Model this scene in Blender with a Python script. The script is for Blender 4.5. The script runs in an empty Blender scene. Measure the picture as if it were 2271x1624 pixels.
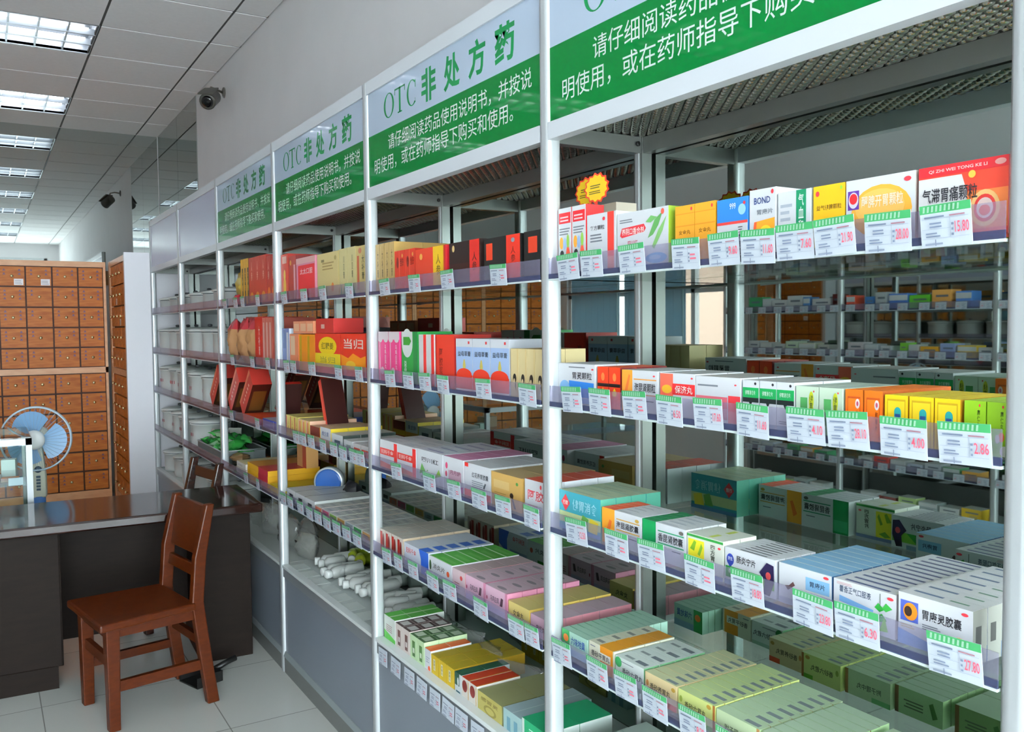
import bpy, math, random
from mathutils import Matrix, Vector
rnd = random.Random(11)
sc = bpy.context.scene
COL = sc.collection

# ------------------------------------------------------------------ camera, world, exposure
cd = bpy.data.cameras.new('camera'); cam = bpy.data.objects.new('camera', cd); COL.objects.link(cam)
cd.sensor_fit = 'HORIZONTAL'; cd.sensor_width = 36.0; cd.lens = 1941.18 / 2271 * 36
cd.clip_start = 0.03; cd.clip_end = 100
yaw, pit, rol = math.radians(31.2517), math.radians(2.6849), math.radians(-0.5386)
fw = Vector((-math.cos(yaw) * math.cos(pit), math.sin(yaw) * math.cos(pit), -math.sin(pit)))
r0 = Vector((math.sin(yaw), math.cos(yaw), 0)); u0 = r0.cross(fw)
cr = r0 * math.cos(rol) + u0 * math.sin(rol); cu = cr.cross(fw)
m4 = Matrix((cr, cu, -fw)).transposed().to_4x4(); m4.translation = Vector((0, -1.0947, 1.517))
cam.matrix_world = m4
sc.camera = cam
w = bpy.data.worlds.new('daylight'); sc.world = w; w.use_nodes = True
bg = w.node_tree.nodes['Background']; bg.inputs[0].default_value = (0.86, 0.93, 1.0, 1); bg.inputs[1].default_value = 16.5
sc.view_settings.view_transform = 'Standard'; sc.view_settings.look = 'None'
sc.view_settings.exposure = 0.62; sc.view_settings.gamma = 1.0
sc.view_settings.use_curve_mapping = False
cy = sc.cycles
cy.use_denoising = True; cy.max_bounces = 10; cy.diffuse_bounces = 4; cy.glossy_bounces = 6
cy.transparent_max_bounces = 24; cy.transmission_bounces = 6; cy.sample_clamp_indirect = 4.0
cy.caustics_reflective = True; cy.blur_glossy = 1.0; cy.caustics_refractive = False
TUBE = 5.0        # brightness of the fluorescent tubes

# ------------------------------------------------------------------ materials
def lin(h):
    h = h.lstrip('#'); o = []
    for i in (0, 2, 4):
        c = int(h[i:i + 2], 16) / 255
        o.append(c / 12.92 if c <= .04045 else ((c + .055) / 1.055) ** 2.4)
    return (*o, 1)
_m = {}
def C(h, rough=.42, metal=0., name=None, spec=.5):
    k = (h, rough, metal)
    if k in _m: return _m[k]
    m = bpy.data.materials.new(name or 'print_' + h.lstrip('#')); m.use_nodes = True
    b = m.node_tree.nodes['Principled BSDF']
    b.inputs['Base Color'].default_value = lin(h); b.inputs['Roughness'].default_value = rough
    b.inputs['Metallic'].default_value = metal; b.inputs['Specular IOR Level'].default_value = spec
    _m[k] = m; return m
def nodes(name):
    m = bpy.data.materials.new(name); m.use_nodes = True; t = m.node_tree
    return m, t, t.nodes['Principled BSDF'], t.nodes['Material Output']
def emis(h, s, name):
    m, t, b, o = nodes(name); e = t.nodes.new('ShaderNodeEmission'); e.inputs[0].default_value = lin(h); e.inputs[1].default_value = s
    t.links.new(e.outputs[0], o.inputs[0]); return m
def clear(name, tint, ior=1.45, extra=None, amt=0., rough=.02):
    m, t, b, o = nodes(name)
    tr = t.nodes.new('ShaderNodeBsdfTransparent'); tr.inputs[0].default_value = tint
    gl = t.nodes.new('ShaderNodeBsdfGlossy'); gl.inputs['Roughness'].default_value = rough
    def mth(op, p, q):          # Schlick reflectance on the outer faces only
        n = t.nodes.new('ShaderNodeMath'); n.operation = op
        for i, v in enumerate((p, q)):
            if isinstance(v, float): n.inputs[i].default_value = v
            else: t.links.new(v, n.inputs[i])
        return n.outputs[0]
    lw = t.nodes.new('ShaderNodeLayerWeight'); lw.inputs[0].default_value = .5; ge = t.nodes.new('ShaderNodeNewGeometry')
    f0 = ((ior - 1) / (ior + 1)) ** 2
    fac = mth('MULTIPLY', mth('ADD', mth('MULTIPLY', mth('POWER', lw.outputs['Facing'], 5.), 1 - f0), f0), mth('SUBTRACT', 1., ge.outputs['Backfacing']))
    mx = t.nodes.new('ShaderNodeMixShader'); L = t.links.new
    base = tr.outputs[0]
    if extra:
        df = t.nodes.new('ShaderNodeBsdfDiffuse'); df.inputs[0].default_value = extra
        m2 = t.nodes.new('ShaderNodeMixShader'); m2.inputs[0].default_value = amt
        L(tr.outputs[0], m2.inputs[1]); L(df.outputs[0], m2.inputs[2]); base = m2.outputs[0]
    L(fac, mx.inputs[0]); L(base, mx.inputs[1]); L(gl.outputs[0], mx.inputs[2]); L(mx.outputs[0], o.inputs[0])
    return m
def wood(name, a, b_, scale=(2, 2, 14), rough=.35, spec=.5):
    m, t, b, o = nodes(name); L = t.links.new
    tc = t.nodes.new('ShaderNodeTexCoord'); mp = t.nodes.new('ShaderNodeMapping'); mp.inputs['Scale'].default_value = scale
    nz = t.nodes.new('ShaderNodeTexNoise'); nz.inputs['Scale'].default_value = 3; nz.inputs['Detail'].default_value = 5
    cr_ = t.nodes.new('ShaderNodeValToRGB'); cr_.color_ramp.elements[0].color = lin(a); cr_.color_ramp.elements[1].color = lin(b_)
    cr_.color_ramp.elements[0].position = .35; cr_.color_ramp.elements[1].position = .68
    L(tc.outputs['Object'], mp.inputs[0]); L(mp.outputs[0], nz.inputs[0]); L(nz.outputs[0], cr_.inputs[0]); L(cr_.outputs[0], b.inputs['Base Color'])
    b.inputs['Roughness'].default_value = rough; b.inputs['Specular IOR Level'].default_value = spec; return m
def speck(name, a, b_, scale, rough, spec=.5, bump=0):
    m, t, b, o = nodes(name); L = t.links.new
    tc = t.nodes.new('ShaderNodeTexCoord'); nz = t.nodes.new('ShaderNodeTexNoise'); nz.inputs['Scale'].default_value = scale; nz.inputs['Detail'].default_value = 4
    cr_ = t.nodes.new('ShaderNodeValToRGB'); cr_.color_ramp.elements[0].color = lin(a); cr_.color_ramp.elements[1].color = lin(b_)
    cr_.color_ramp.elements[0].position = .3; cr_.color_ramp.elements[1].position = .7
    L(tc.outputs['Object'], nz.inputs[0]); L(nz.outputs[0], cr_.inputs[0]); L(cr_.outputs[0], b.inputs['Base Color'])
    b.inputs['Roughness'].default_value = rough; b.inputs['Specular IOR Level'].default_value = spec
    if bump:
        bp = t.nodes.new('ShaderNodeBump'); bp.inputs['Strength'].default_value = bump; L(nz.outputs[0], bp.inputs['Height']); L(bp.outputs[0], b.inputs['Normal'])
    return m
def floor_mat():
    m, t, b, o = nodes('floor_tiles'); L = t.links.new
    tc = t.nodes.new('ShaderNodeTexCoord'); mp = t.nodes.new('ShaderNodeMapping'); mp.inputs['Location'].default_value = (3.335, .332, 0)
    br = t.nodes.new('ShaderNodeTexBrick'); br.offset = 0; br.inputs['Scale'].default_value = 1
    br.inputs['Brick Width'].default_value = .6; br.inputs['Row Height'].default_value = .6; br.inputs['Mortar Size'].default_value = .0022
    br.inputs['Color1'].default_value = lin('#c9cac4'); br.inputs['Color2'].default_value = lin('#cfd0ca'); br.inputs['Mortar'].default_value = lin('#8d8c86')
    L(tc.outputs['Object'], mp.inputs[0]); L(mp.outputs[0], br.inputs[0]); L(br.outputs[0], b.inputs['Base Color'])
    b.inputs['Roughness'].default_value = .16; return m
ALU = C('#c9cdcf', .32, .35, 'aluminium'); ALUD = C('#8b8d8a', .3, .7, 'dark_aluminium')
WHITE = C('#dfe0e2', .35, 0, 'white_enamel'); HEADW = C('#d9dde2', .3, 0, 'header_white')
GREYP = C('#7d858f', .3, 0, 'grey_laminate'); DECK = C('#ced6d4', .25, 0, 'white_laminate')
PAINT = speck('wall_paint', '#e4e2e3', '#e9e7e8', 3, .7)
TILE = speck('mineral_tile', '#eeecec', '#f2f0f0', 40, .85)
TBAR = C('#4d4b49', .75, 0, 'ceiling_bar')
MIRR = C('#aebab4', .015, 1., 'mirror_silver'); MIRG = C('#ccd3d1', .015, 1., 'wall_mirror')
GLASS = clear('shelf_glass', (.88, .95, .92, 1), 1.45)
PANE = clear('shopfront_glass', (.93, .96, .95, 1), 1.4); TINT = clear('dimming_window_glass', (.5, .51, .51, 1), 1.4)  # grey tint added to the window pane to dim the daylight outside
RAIL = clear('lilac_price_rail', (.88, .87, .93, 1), 1.35, lin('#bab4cc'), .18, .22)
RAILB = clear('navy_rail_line', (.6, .6, .7, 1), 1.35, lin('#4d5274'), .6, .22)
BAG = clear('clear_plastic', (.93, .94, .93, 1), 1.5, lin('#dddcd8'), .13)
PERF = C('#45453f', .45, .5, 'pressed_steel_sheet'); DOME = C('#b4b4ac', .16, .9, 'bright_dot_bumps')  # bumps paler than their sheet, the bright dots of light put into colour
SIGNW = C('#b6c5d8', .04, 0, 'sign_white'); SIGNG = C('#006b2c', .035, 0, 'sign_green', .22); SIGNT = C('#0c7a40', .1, 0, 'sign_letter_green', .3); BLANK = C('#c9cbe2', .12, 0, 'blank_panel')
DRAW = wood('drawer_wood', '#a8581c', '#c2712a', (3, 3, 22), .45, .25); DRAWD = C('#4a2410', .6); CARC = wood('cabinet_frame_wood', '#cf9467', '#dba478', (3, 3, 10), .4)
DESK = wood('dark_desk_wood', '#200f0a', '#28140e', (3, 3, 10), .1, .4); DESKP = wood('dark_panel_wood', '#19110d', '#1e1510', (4, 4, 20), .55, .12)
CHAIR = wood('varnished_chair_wood', '#471a04', '#522207', (10, 10, 30), .36, .25); CHAIRD = wood('dark_chair_wood', '#2a1712', '#3b2019', (6, 6, 20), .25)
BRASS = C('#d8c79a', .25, .8, 'brass'); BLACK = C('#151514', .4)

# ------------------------------------------------------------------ mesh building
class MB:
    def __init__(s): s.v = []; s.f = []; s.mi = []; s.ms = []; s.sm = []
    def m(s, mat):
        if mat not in s.ms: s.ms.append(mat)
        return s.ms.index(mat)
    def add(s, vs, fs, mat, smooth=False):
        n = len(s.v); i = s.m(mat); s.v += [tuple(p) for p in vs]
        for f in fs: s.f.append(tuple(a + n for a in f)); s.mi.append(i); s.sm.append(smooth)
        return s
    def box(s, x0, x1, y0, y1, z0, z1, mat):
        v = [(x0, y0, z0), (x1, y0, z0), (x1, y1, z0), (x0, y1, z0), (x0, y0, z1), (x1, y0, z1), (x1, y1, z1), (x0, y1, z1)]
        return s.add(v, [(0, 3, 2, 1), (4, 5, 6, 7), (0, 1, 5, 4), (1, 2, 6, 5), (2, 3, 7, 6), (3, 0, 4, 7)], mat)
    def hexa(s, b, t, mat):          # bottom quad, top quad (both ccw from above)
        return s.add(list(b) + list(t), [(3, 2, 1, 0), (4, 5, 6, 7), (0, 1, 5, 4), (1, 2, 6, 5), (2, 3, 7, 6), (3, 0, 4, 7)], mat)
    def bar(s, a, b, wx, wy, mat, up=(0, 0, 1)):
        a = Vector(a); b = Vector(b); d = (b - a).normalized(); u = Vector(up)
        if abs(d.dot(u)) > .95: u = Vector((0, 1, 0))
        x = d.cross(u).normalized() * wx / 2; y = x.cross(d).normalized() * wy / 2
        q = lambda p: [p - x - y, p + x - y, p + x + y, p - x + y]
        return s.add(q(a) + q(b), [(0, 1, 2, 3), (7, 6, 5, 4), (0, 4, 5, 1), (1, 5, 6, 2), (2, 6, 7, 3), (3, 7, 4, 0)], mat)
    def tube(s, pts, r, mat, n=10, caps=True):
        pts = [Vector(p) for p in pts]; vs = []; fs = []
        for i, p in enumerate(pts):
            d = (pts[min(i + 1, len(pts) - 1)] - pts[max(i - 1, 0)]).normalized()
            u = Vector((0, 0, 1)) if abs(d.z) < .9 else Vector((1, 0, 0))
            x = d.cross(u).normalized(); y = x.cross(d)
            rr = r[i] if isinstance(r, (list, tuple)) else r
            vs += [p + (x * math.cos(2 * math.pi * k / n) + y * math.sin(2 * math.pi * k / n)) * rr for k in range(n)]
        for i in range(len(pts) - 1):
            for k in range(n):
                a = i * n + k; b = i * n + (k + 1) % n; fs.append((a, a + n, b + n, b))
        if caps: fs += [tuple(range(n)), tuple(range((len(pts) - 1) * n, len(pts) * n))[::-1]]
        return s.add(vs, fs, mat, True)
    def lathe(s, prof, mat, n=24, c=(0, 0, 0), mx=None):
        vs = []; fs = []
        for r, z in prof:
            for k in range(n):
                p = Vector((r * math.cos(2 * math.pi * k / n), r * math.sin(2 * math.pi * k / n), z))
                if mx: p = mx @ p
                vs.append((p.x + c[0], p.y + c[1], p.z + c[2]))
        for i in range(len(prof) - 1):
            for k in range(n):
                a = i * n + k; b = i * n + (k + 1) % n; fs.append((a, b, b + n, a + n))
        fs += [tuple(range(n))[::-1], tuple(range((len(prof) - 1) * n, len(prof) * n))]
        return s.add(vs, fs, mat, True)
    def ring(s, R, r, mat, c=(0, 0, 0), n=40, k=6, mx=None):
        vs = []; fs = []
        for i in range(n):
            a = 2 * math.pi * i / n
            for j in range(k):
                b = 2 * math.pi * j / k
                p = Vector(((R + r * math.cos(b)) * math.cos(a), (R + r * math.cos(b)) * math.sin(a), r * math.sin(b)))
                if mx: p = mx @ p
                vs.append((p.x + c[0], p.y + c[1], p.z + c[2]))
        for i in range(n):
            for j in range(k):
                fs.append((i * k + j, ((i + 1) % n) * k + j, ((i + 1) % n) * k + (j + 1) % k, i * k + (j + 1) % k))
        return s.add(vs, fs, mat, True)
    def mesh(s, name):
        me = bpy.data.meshes.new(name); me.from_pydata(s.v, [], s.f)
        for m in s.ms: me.materials.append(m)
        me.polygons.foreach_set('material_index', s.mi); me.polygons.foreach_set('use_smooth', s.sm); me.update(); return me
def obj(name, mb, parent=None, loc=None, rz=0, bev=0):
    me = mb.mesh(name) if isinstance(mb, MB) else mb
    o = bpy.data.objects.new(name, me); COL.objects.link(o)
    if parent: o.parent = parent
    if loc: o.location = loc
    if rz: o.rotation_euler = (0, 0, rz)
    if bev:
        b = o.modifiers.new('bevel', 'BEVEL'); b.width = bev; b.segments = 2; b.limit_method = 'ANGLE'
    return o
def tag(o, label, cat, group=None):
    o['label'] = label; o['category'] = cat
    if group: o['group'] = group
    return o
def thing(name, label, cat, loc=(0, 0, 0), rz=0, group=None):
    o = bpy.data.objects.new(name, None); COL.objects.link(o); o.location = loc; o.rotation_euler = (0, 0, rz); o.empty_display_size = .05
    return tag(o, label, cat, group)
def struct(name, mb, mat=None):
    o = obj(name, mb); o['kind'] = 'structure'; return o
def dup(o, loc=None, rz=None, label=None, group=None, parent=None):
    c = o.copy(); COL.objects.link(c)
    if parent is not None: c.parent = parent
    if loc is not None: c.location = loc
    if rz is not None: c.rotation_euler = (0, 0, rz)
    if label: c['label'] = label
    if group: c['group'] = group
    for ch in o.children: dup(ch, parent=c)
    return c

# ------------------------------------------------------------------ lettering (built-in font, turned into mesh)
SIGN1 = '请仔细阅读药品使用说明书，并按说'; SIGN2 = '明使用，或在药师指导下购买和使用。'
_want = {}
def want(*ts, bold=0.):
    for t in ts: _want[t] = max(bold, _want.get(t, 0))
def vt(t): return '\n'.join(t)
GLY = {}
def make_glyphs():
    cs = []
    for t, b in _want.items():
        c = bpy.data.curves.new('t', 'FONT'); c.body = t; c.fill_mode = 'BOTH'; c.resolution_u = 2; c.offset = b; c.align_x = 'CENTER'
        o = bpy.data.objects.new('t', c); COL.objects.link(o); cs.append((t, o, c))
    dg = bpy.context.evaluated_depsgraph_get(); dg.update()
    for t, o, c in cs:
        e = o.evaluated_get(dg); me = bpy.data.meshes.new_from_object(e)
        vs = [v.co for v in me.vertices]; fs = [tuple(p.vertices) for p in me.polygons]
        if vs:
            x0 = min(v.x for v in vs); x1 = max(v.x for v in vs); y0 = min(v.y for v in vs); y1 = max(v.y for v in vs)
            GLY[t] = ([((v.x - x0) / (x1 - x0 or 1), (v.y - y0) / (y1 - y0 or 1)) for v in vs], fs)
        bpy.data.meshes.remove(me)
    for t, o, c in cs: bpy.data.objects.remove(o); bpy.data.curves.remove(c)

# art: flat printing in a unit square, laid on a face. prims: R rect, E ellipse, P polygon, T text, L fine lines
def prims(mb, art, fn, step=.00013):
    k = 1
    for a in art:
        t, col = a[0], a[1]; mat = col if not isinstance(col, str) else C(col)
        if t == 'R':
            x0, y0, x1, y1 = a[2:6]; mb.add([fn(x0, y0, k * step), fn(x1, y0, k * step), fn(x1, y1, k * step), fn(x0, y1, k * step)], [(0, 1, 2, 3)], mat)
        elif t == 'E':
            cx, cy_, rx, ry = a[2:6]; n = 20
            mb.add([fn(cx + rx * math.cos(2 * math.pi * i / n), cy_ + ry * math.sin(2 * math.pi * i / n), k * step) for i in range(n)], [tuple(range(n))], mat)
        elif t == 'P': mb.add([fn(x, y, k * step) for x, y in a[2]], [tuple(range(len(a[2])))], mat)
        elif t == 'T':
            g = GLY.get(a[2])
            if g:
                x0, y0, x1, y1 = a[3:7]
                mb.add([fn(x0 + x * (x1 - x0), y0 + y * (y1 - y0), k * step) for x, y in g[0]], g[1], mat)
        elif t == 'L':
            x0, y0, x1, y1, n = a[2:7]; h = (y1 - y0) / n; r = random.Random(n * 7 + int(x0 * 99))
            for i in range(n):
                y = y0 + h * i; xe = x1 - (x1 - x0) * r.random() * .35
                mb.add([fn(x0, y, k * step), fn(xe, y, k * step), fn(xe, y + h * .45, k * step), fn(x0, y + h * .45, k * step)], [(0, 1, 2, 3)], mat)
        k += 1
def carton_mesh(name, w_, d, h, base, art=(), top=None, topart=(), side=None, sideart=()):
    mb = MB(); x = w_ / 2; b = C(base); tm = C(top) if top else b; sm = C(side) if side else b
    v = [(-x, 0, 0), (x, 0, 0), (x, d, 0), (-x, d, 0), (-x, 0, h), (x, 0, h), (x, d, h), (-x, d, h)]
    mb.add(v, [(0, 1, 5, 4), (2, 3, 7, 6), (0, 3, 2, 1)], b); mb.add(v, [(4, 5, 6, 7)], tm); mb.add(v, [(1, 2, 6, 5), (3, 0, 4, 7)], sm)
    prims(mb, art, lambda a, c, e: (-x + a * w_, -e, c * h))
    prims(mb, art, lambda a, c, e: (x - a * w_, d + e, c * h))
    prims(mb, topart, lambda a, c, e: (-x + a * w_, c * d, h + e))
    prims(mb, sideart, lambda a, c, e: (x + e, a * d, c * h))
    prims(mb, sideart, lambda a, c, e: (-x - e, d - a * d, c * h))
    return mb.mesh(name)

# ------------------------------------------------------------------ the room
ZC = 3.233; XF, XB, YL, YR = -8.45, 3.2, -3.55, .33
struct('floor', MB().box(XF - .1, XB + .1, YL - .1, YR + .1, -.1, 0, floor_mat()))
XG = [-5.5215 - .6 * k for k in range(-14, 5)]; XG = sorted([x for x in XG if XF < x < XB]); XG = [XF] + XG + [XB]
YG = [YL, -3.4548, -2.8548, -2.2548, -1.6548, -1.0548, -.4548, .1452, YR]
LX = [-7.9215, -6.1215, -4.3215, -2.5215, -.7215, 1.0785]; LY = [-1.6548, -3.4548]
def in_light(x0, y0):
    return any(abs(x0 - a) < .01 for a in LX) and any(b - .01 < y0 < b + 1.19 for b in LY)
mb = MB(); bars = MB()
for i in range(len(XG) - 1):
    for j in range(len(YG) - 1):
        if not in_light(XG[i], YG[j]): mb.box(XG[i] + .008, XG[i + 1] - .008, YG[j] + .007, YG[j + 1] - .007, ZC, ZC + .014, TILE)
for x in XG[1:-1]: bars.box(x - .011, x + .011, YL, YR, ZC + .004, ZC + .02, TBAR)
for y in YG[1:-1]:
    if abs(y + 1.0548) < .01 or abs(y + 2.8548) < .01:
        seg = [XF] + [v for a in LX for v in (a, a + .6)] + [XB]
        for a, b in zip(seg[::2], seg[1::2]): bars.box(a, b, y - .011, y + .011, ZC + .004, ZC + .02, TBAR)
    else: bars.box(XF, XB, y - .011, y + .011, ZC + .004, ZC + .02, TBAR)
mb.box(XF - .1, XB + .1, YL - .1, YR + .1, ZC + .16, ZC + .25, TILE)
struct('ceiling', mb); struct('trim_1', bars)
struct('wall_right', MB().box(XF - .1, XB + .1, YR, YR + .1, -.1, ZC + .2, PAINT))
struct('wall_far', MB().box(XF - .1, XF, YL - .1, YR, -.1, ZC + .2, PAINT))
WX0, WX1, WZ0, WZ1 = -7.55, -5.05, .85, 1.83
mb = MB(); mb.box(XF, WX0, YL - .1, YL, -.1, ZC + .2, PAINT); mb.box(WX1, XB + .1, YL - .1, YL, -.1, ZC + .2, PAINT)
mb.box(WX0, WX1, YL - .1, YL, -.1, WZ0, PAINT); mb.box(WX0, WX1, YL - .1, YL, WZ1, ZC + .2, PAINT); struct('wall_left', mb)
SY0, SY1, SZ1 = -3.35, .12, 2.95
mb = MB(); mb.box(XB, XB + .1, YL - .1, SY0, -.1, ZC + .2, PAINT); mb.box(XB, XB + .1, SY1, YR, -.1, ZC + .2, PAINT); mb.box(XB, XB + .1, SY0, SY1, SZ1, ZC + .2, PAINT)
struct('wall_back', mb)
fr = MB()
for a in (0, .25, .5, .75, 1): y = SY0 + (SY1 - SY0 - .06) * a; fr.box(XB + .01, XB + .07, y, y + .06, 0, SZ1, ALU)
for z in (0, 2.2, SZ1 - .06): fr.box(XB + .01, XB + .07, SY0, SY1, z, z + .06, ALU)
fo = struct('window_2', fr); obj('glass_pane', MB().box(XB + .035, XB + .043, SY0, SY1, 0, SZ1, PANE), fo)
fr = MB()
for x in (WX0, -6.62, -5.7, WX1 - .05): fr.box(x, x + .05, YL - .07, YL - .02, WZ0, WZ1, WHITE)
for z in (WZ0, WZ1 - .05): fr.box(WX0, WX1, YL - .07, YL - .02, z, z + .05, WHITE)
fo = struct('window_1', fr); obj('glass_pane', MB().box(WX0, WX1, YL - .05, YL - .044, WZ0, WZ1, TINT), fo)
obj('window_sill', MB().box(WX0 - .05, WX1 + .05, YL - .02, YL + .06, WZ0 - .03, WZ0, WHITE), fo)
BLIND, _t, _b, _o = nodes('blind_cloth')
_d = _t.nodes.new('ShaderNodeBsdfDiffuse'); _d.inputs[0].default_value = lin('#b9cbd6'); _l = _t.nodes.new('ShaderNodeBsdfTranslucent'); _l.inputs[0].default_value = lin('#9fbccb'); _x = _t.nodes.new('ShaderNodeMixShader')
_t.links.new(_d.outputs[0], _x.inputs[1]); _t.links.new(_l.outputs[0], _x.inputs[2]); _t.links.new(_x.outputs[0], _o.inputs[0])
for x0, x1, lb in ((-7.43, -6.64, 'blue-grey roller blind covering the left part of the window'), (-6.56, -5.72, 'blue-grey roller blind next to the uncovered window pane')):
    t = thing('roller_blind', lb, 'blind', ((x0 + x1) / 2, YL + .02, 0)); h = (x1 - x0) / 2
    mb = MB(); n = 16
    for i in range(n):
        a = -h + 2 * h * i / n; mb.box(a, a + 2 * h / n, .0 if i % 2 else .0008, .004 if i % 2 else .0048, WZ0 - .08, WZ1 + .03, BLIND)
    obj('blind_cloth', mb, t); obj('roller', MB().tube([(-h, .003, WZ1 + .05), (h, .003, WZ1 + .05)], .022, WHITE), t)
    obj('pull_cord', MB().tube([(h - .02, .014, WZ1 + .04), (h - .02, .014, WZ0 + .1)], .003, C('#cfe8dd', .5), 6), t)
# things outside the window
t = thing('building', 'pale pink building outside the window', 'building', (-6.5, -9.5, -.1))
obj('wall', MB().box(-6, 6, -.6, 0, 0, 5.5, C('#c9a897', .8)), t)
for i in range(6): obj('window', MB().box(-5.2 + i * 1.9, -4.2 + i * 1.9, -.02, .03, 2.4, 3.6, C('#9fb0b8', .2)), t)
t = thing('tree', 'small green tree outside the window', 'tree', (-5.6, -7.6, -.1))
obj('trunk', MB().tube([(0, 0, 0), (.05, 0, 1.2), (0, .05, 1.9)], [.07, .05, .03], C('#5a4634', .8), 8), t)
mb = MB()
for i in range(260):
    p = Vector((rnd.gauss(0, .38), rnd.gauss(0, .3), 2.2 + rnd.gauss(0, .4))); a = rnd.random() * 6.28; s = .07
    mb.add([p + Vector((math.cos(a) * s, math.sin(a) * s, .02)), p + Vector((-math.sin(a) * s * .5, math.cos(a) * s * .5, .05)), p - Vector((math.cos(a) * s, math.sin(a) * s, .03)), p + Vector((math.sin(a) * s * .5, -math.cos(a) * s * .5, -.04))], [(0, 1, 2, 3)], C(('#7fae6b', '#94bd7d')[i % 2], .6))
obj('foliage', mb, t)
struct('pavement', MB().box(-20, XB + 14, -24, -3.66, -.2, -.1, C('#b9b4aa', .9)))   # pavement outside
# wall mirrors
for x0, x1, lb in ((-8.44, -7.557, 'tall mirror panel on the right wall beside the far corner'), (-7.553, -6.82, 'tall mirror panel on the right wall beside white paint')):
    tag(obj('wall_mirror', MB().box(-(x1 - x0) / 2, (x1 - x0) / 2, -.006, 0, 0, ZC - 2.02, MIRG), None, ((x0 + x1) / 2, YR, 2.02)), lb, 'mirror')
for y0, y1, lb in ((-1.15, .32, 'mirror panel above the herb drawers, nearest the corner'), (-2.35, -1.153, 'middle mirror panel above the herb drawers'), (-3.54, -2.353, 'mirror panel above the herb drawers, by the window wall')):
    tag(obj('wall_mirror', MB().box(0, .006, -(y1 - y0) / 2, (y1 - y0) / 2, 0, ZC - 1.9, MIRG), None, (XF, (y0 + y1) / 2, 1.9)), lb, 'mirror')
# recessed louvre lights
LOUV = C('#aab0b6', .3, .7, 'louvre_aluminium'); TUB = emis('#f4f8ff', TUBE, 'fluorescent_tube')
def make_light():
    t = thing('ceiling_light', '', 'ceiling light')
    h = MB(); X, Y = .297, .597
    h.box(-X, X, -Y, Y, .1, .104, LOUV)
    for s in (-1, 1): h.box(s * X - .002, s * X + .002, -Y, Y, 0, .1, LOUV); h.box(-X, X, s * Y - .002, s * Y + .002, 0, .1, LOUV)
    obj('housing', h, t)
    g = MB()
    for k in (-.295, -.1, .1, .295): g.box(k - .006, k + .006, -Y, Y, 0, .035, LOUV)
    for i in range(9): y = -Y + 2 * Y * i / 8; g.box(-X, X, y - .005, y + .005, 0.004, .035, LOUV)
    obj('louvre', g, t)
    for x in (-.198, 0, .198): obj('tube', MB().tube([(x, -.57, .06), (x, .57, .06)], .013, TUB, 8), t)
    return t
L0 = None
for i, x in enumerate(LX):
    for j, y in enumerate(LY):
        if L0 is None: o = L0 = make_light(); o.location = (x + .3, y + .6, ZC)
        else: o = dup(L0, (x + .3, y + .6, ZC))
        o['label'] = 'recessed louvred light, %s row from far wall, %s' % (('first', 'second', 'third', 'fourth', 'fifth', 'sixth')[i], ('nearer the display shelves', 'nearer the window wall')[j])

# ------------------------------------------------------------------ display shelves
PXS = -6.982; W = 1.061; SH = {2: 1.616, 3: 1.330, 4: 1.044, 5: .758, 6: .475}
want(SIGN1, SIGN2, bold=.001); want('非', '处', '方', '药', bold=.03)
TXT = ['养阴口香合剂', '999', vt('三九胃泰'), 'BOND', '健胃', vt('气血和胃'), '益气健脾颗粒', '四磨', '醒脾开胃颗粒', '儿童', '气滞胃痛颗粒', 'QI ZHI WEI TONG KE LI', 'OTC', '胃灵颗粒', '海昆肾颗粒', '保济丸', '济生', '健胃消食', '健胃消食片',
       vt('健胃消'), vt('和胃片'), vt('麻仁丸'), '海昆肾胶囊', '香昆肾胶囊', vt('四方胃片'), '肠炎宁片', '腹泻 腹痛 腹胀', '胃康片', '藿香正气口服液', '胃康灵胶囊', '六味地黄', '香砂平胃丸', '香砂六君丸', '香砂养胃丸', '附子理中丸', '快胃片',
       vt('山楂'), vt('阿胶浆'), '益母草膏', vt('益母草'), vt('乌鸡白凤丸'), '养胃舒', '红花养胃胶囊', '月月舒', '复方颗粒', '四川红', '妇科千金', '润肺', '补血', '太太口服', '阿胶', '消炎片', '产后康', '乌鸡白凤', '女金丸', '痛经丸', '感冒灵', vt('川贝膏'), vt('清肺丸'), '感冒', '红糖姜', '阿胶枣', vt('人参'), '参茸', vt('大补膏'), '当归', '维生素',
       '21.90', '28.00', '15.80', '9.60', '11.60', '7.60', '6.50', '17.60', '4.10', '28.10', '4.00', '2.86', '18.80', '23.80', '6.30', '27.80', '12.50', '8.20', '元', vt('品名规'), vt('零售价')]
want(*TXT, bold=.012)
make_glyphs()
def oct_post(x, y, r, z0, z1, mat, mb=None):
    mb = mb or MB(); n = 16; vs = []
    for z in (z0, z1):
        for k in range(n):
            a = 2 * math.pi * (k + .5) / n; cx_ = math.copysign(min(abs(math.cos(a)) * 1.25, 1), math.cos(a)); cy_ = math.copysign(min(abs(math.sin(a)) * 1.25, 1), math.sin(a))
            vs.append((x + r * cx_, y + r * cy_, z))
    mb.add(vs, [(k, (k + 1) % n, n + (k + 1) % n, n + k) for k in range(n)], mat, True)
    mb.add(vs, [tuple(range(n))[::-1], tuple(range(n, 2 * n))], mat); return mb
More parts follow.
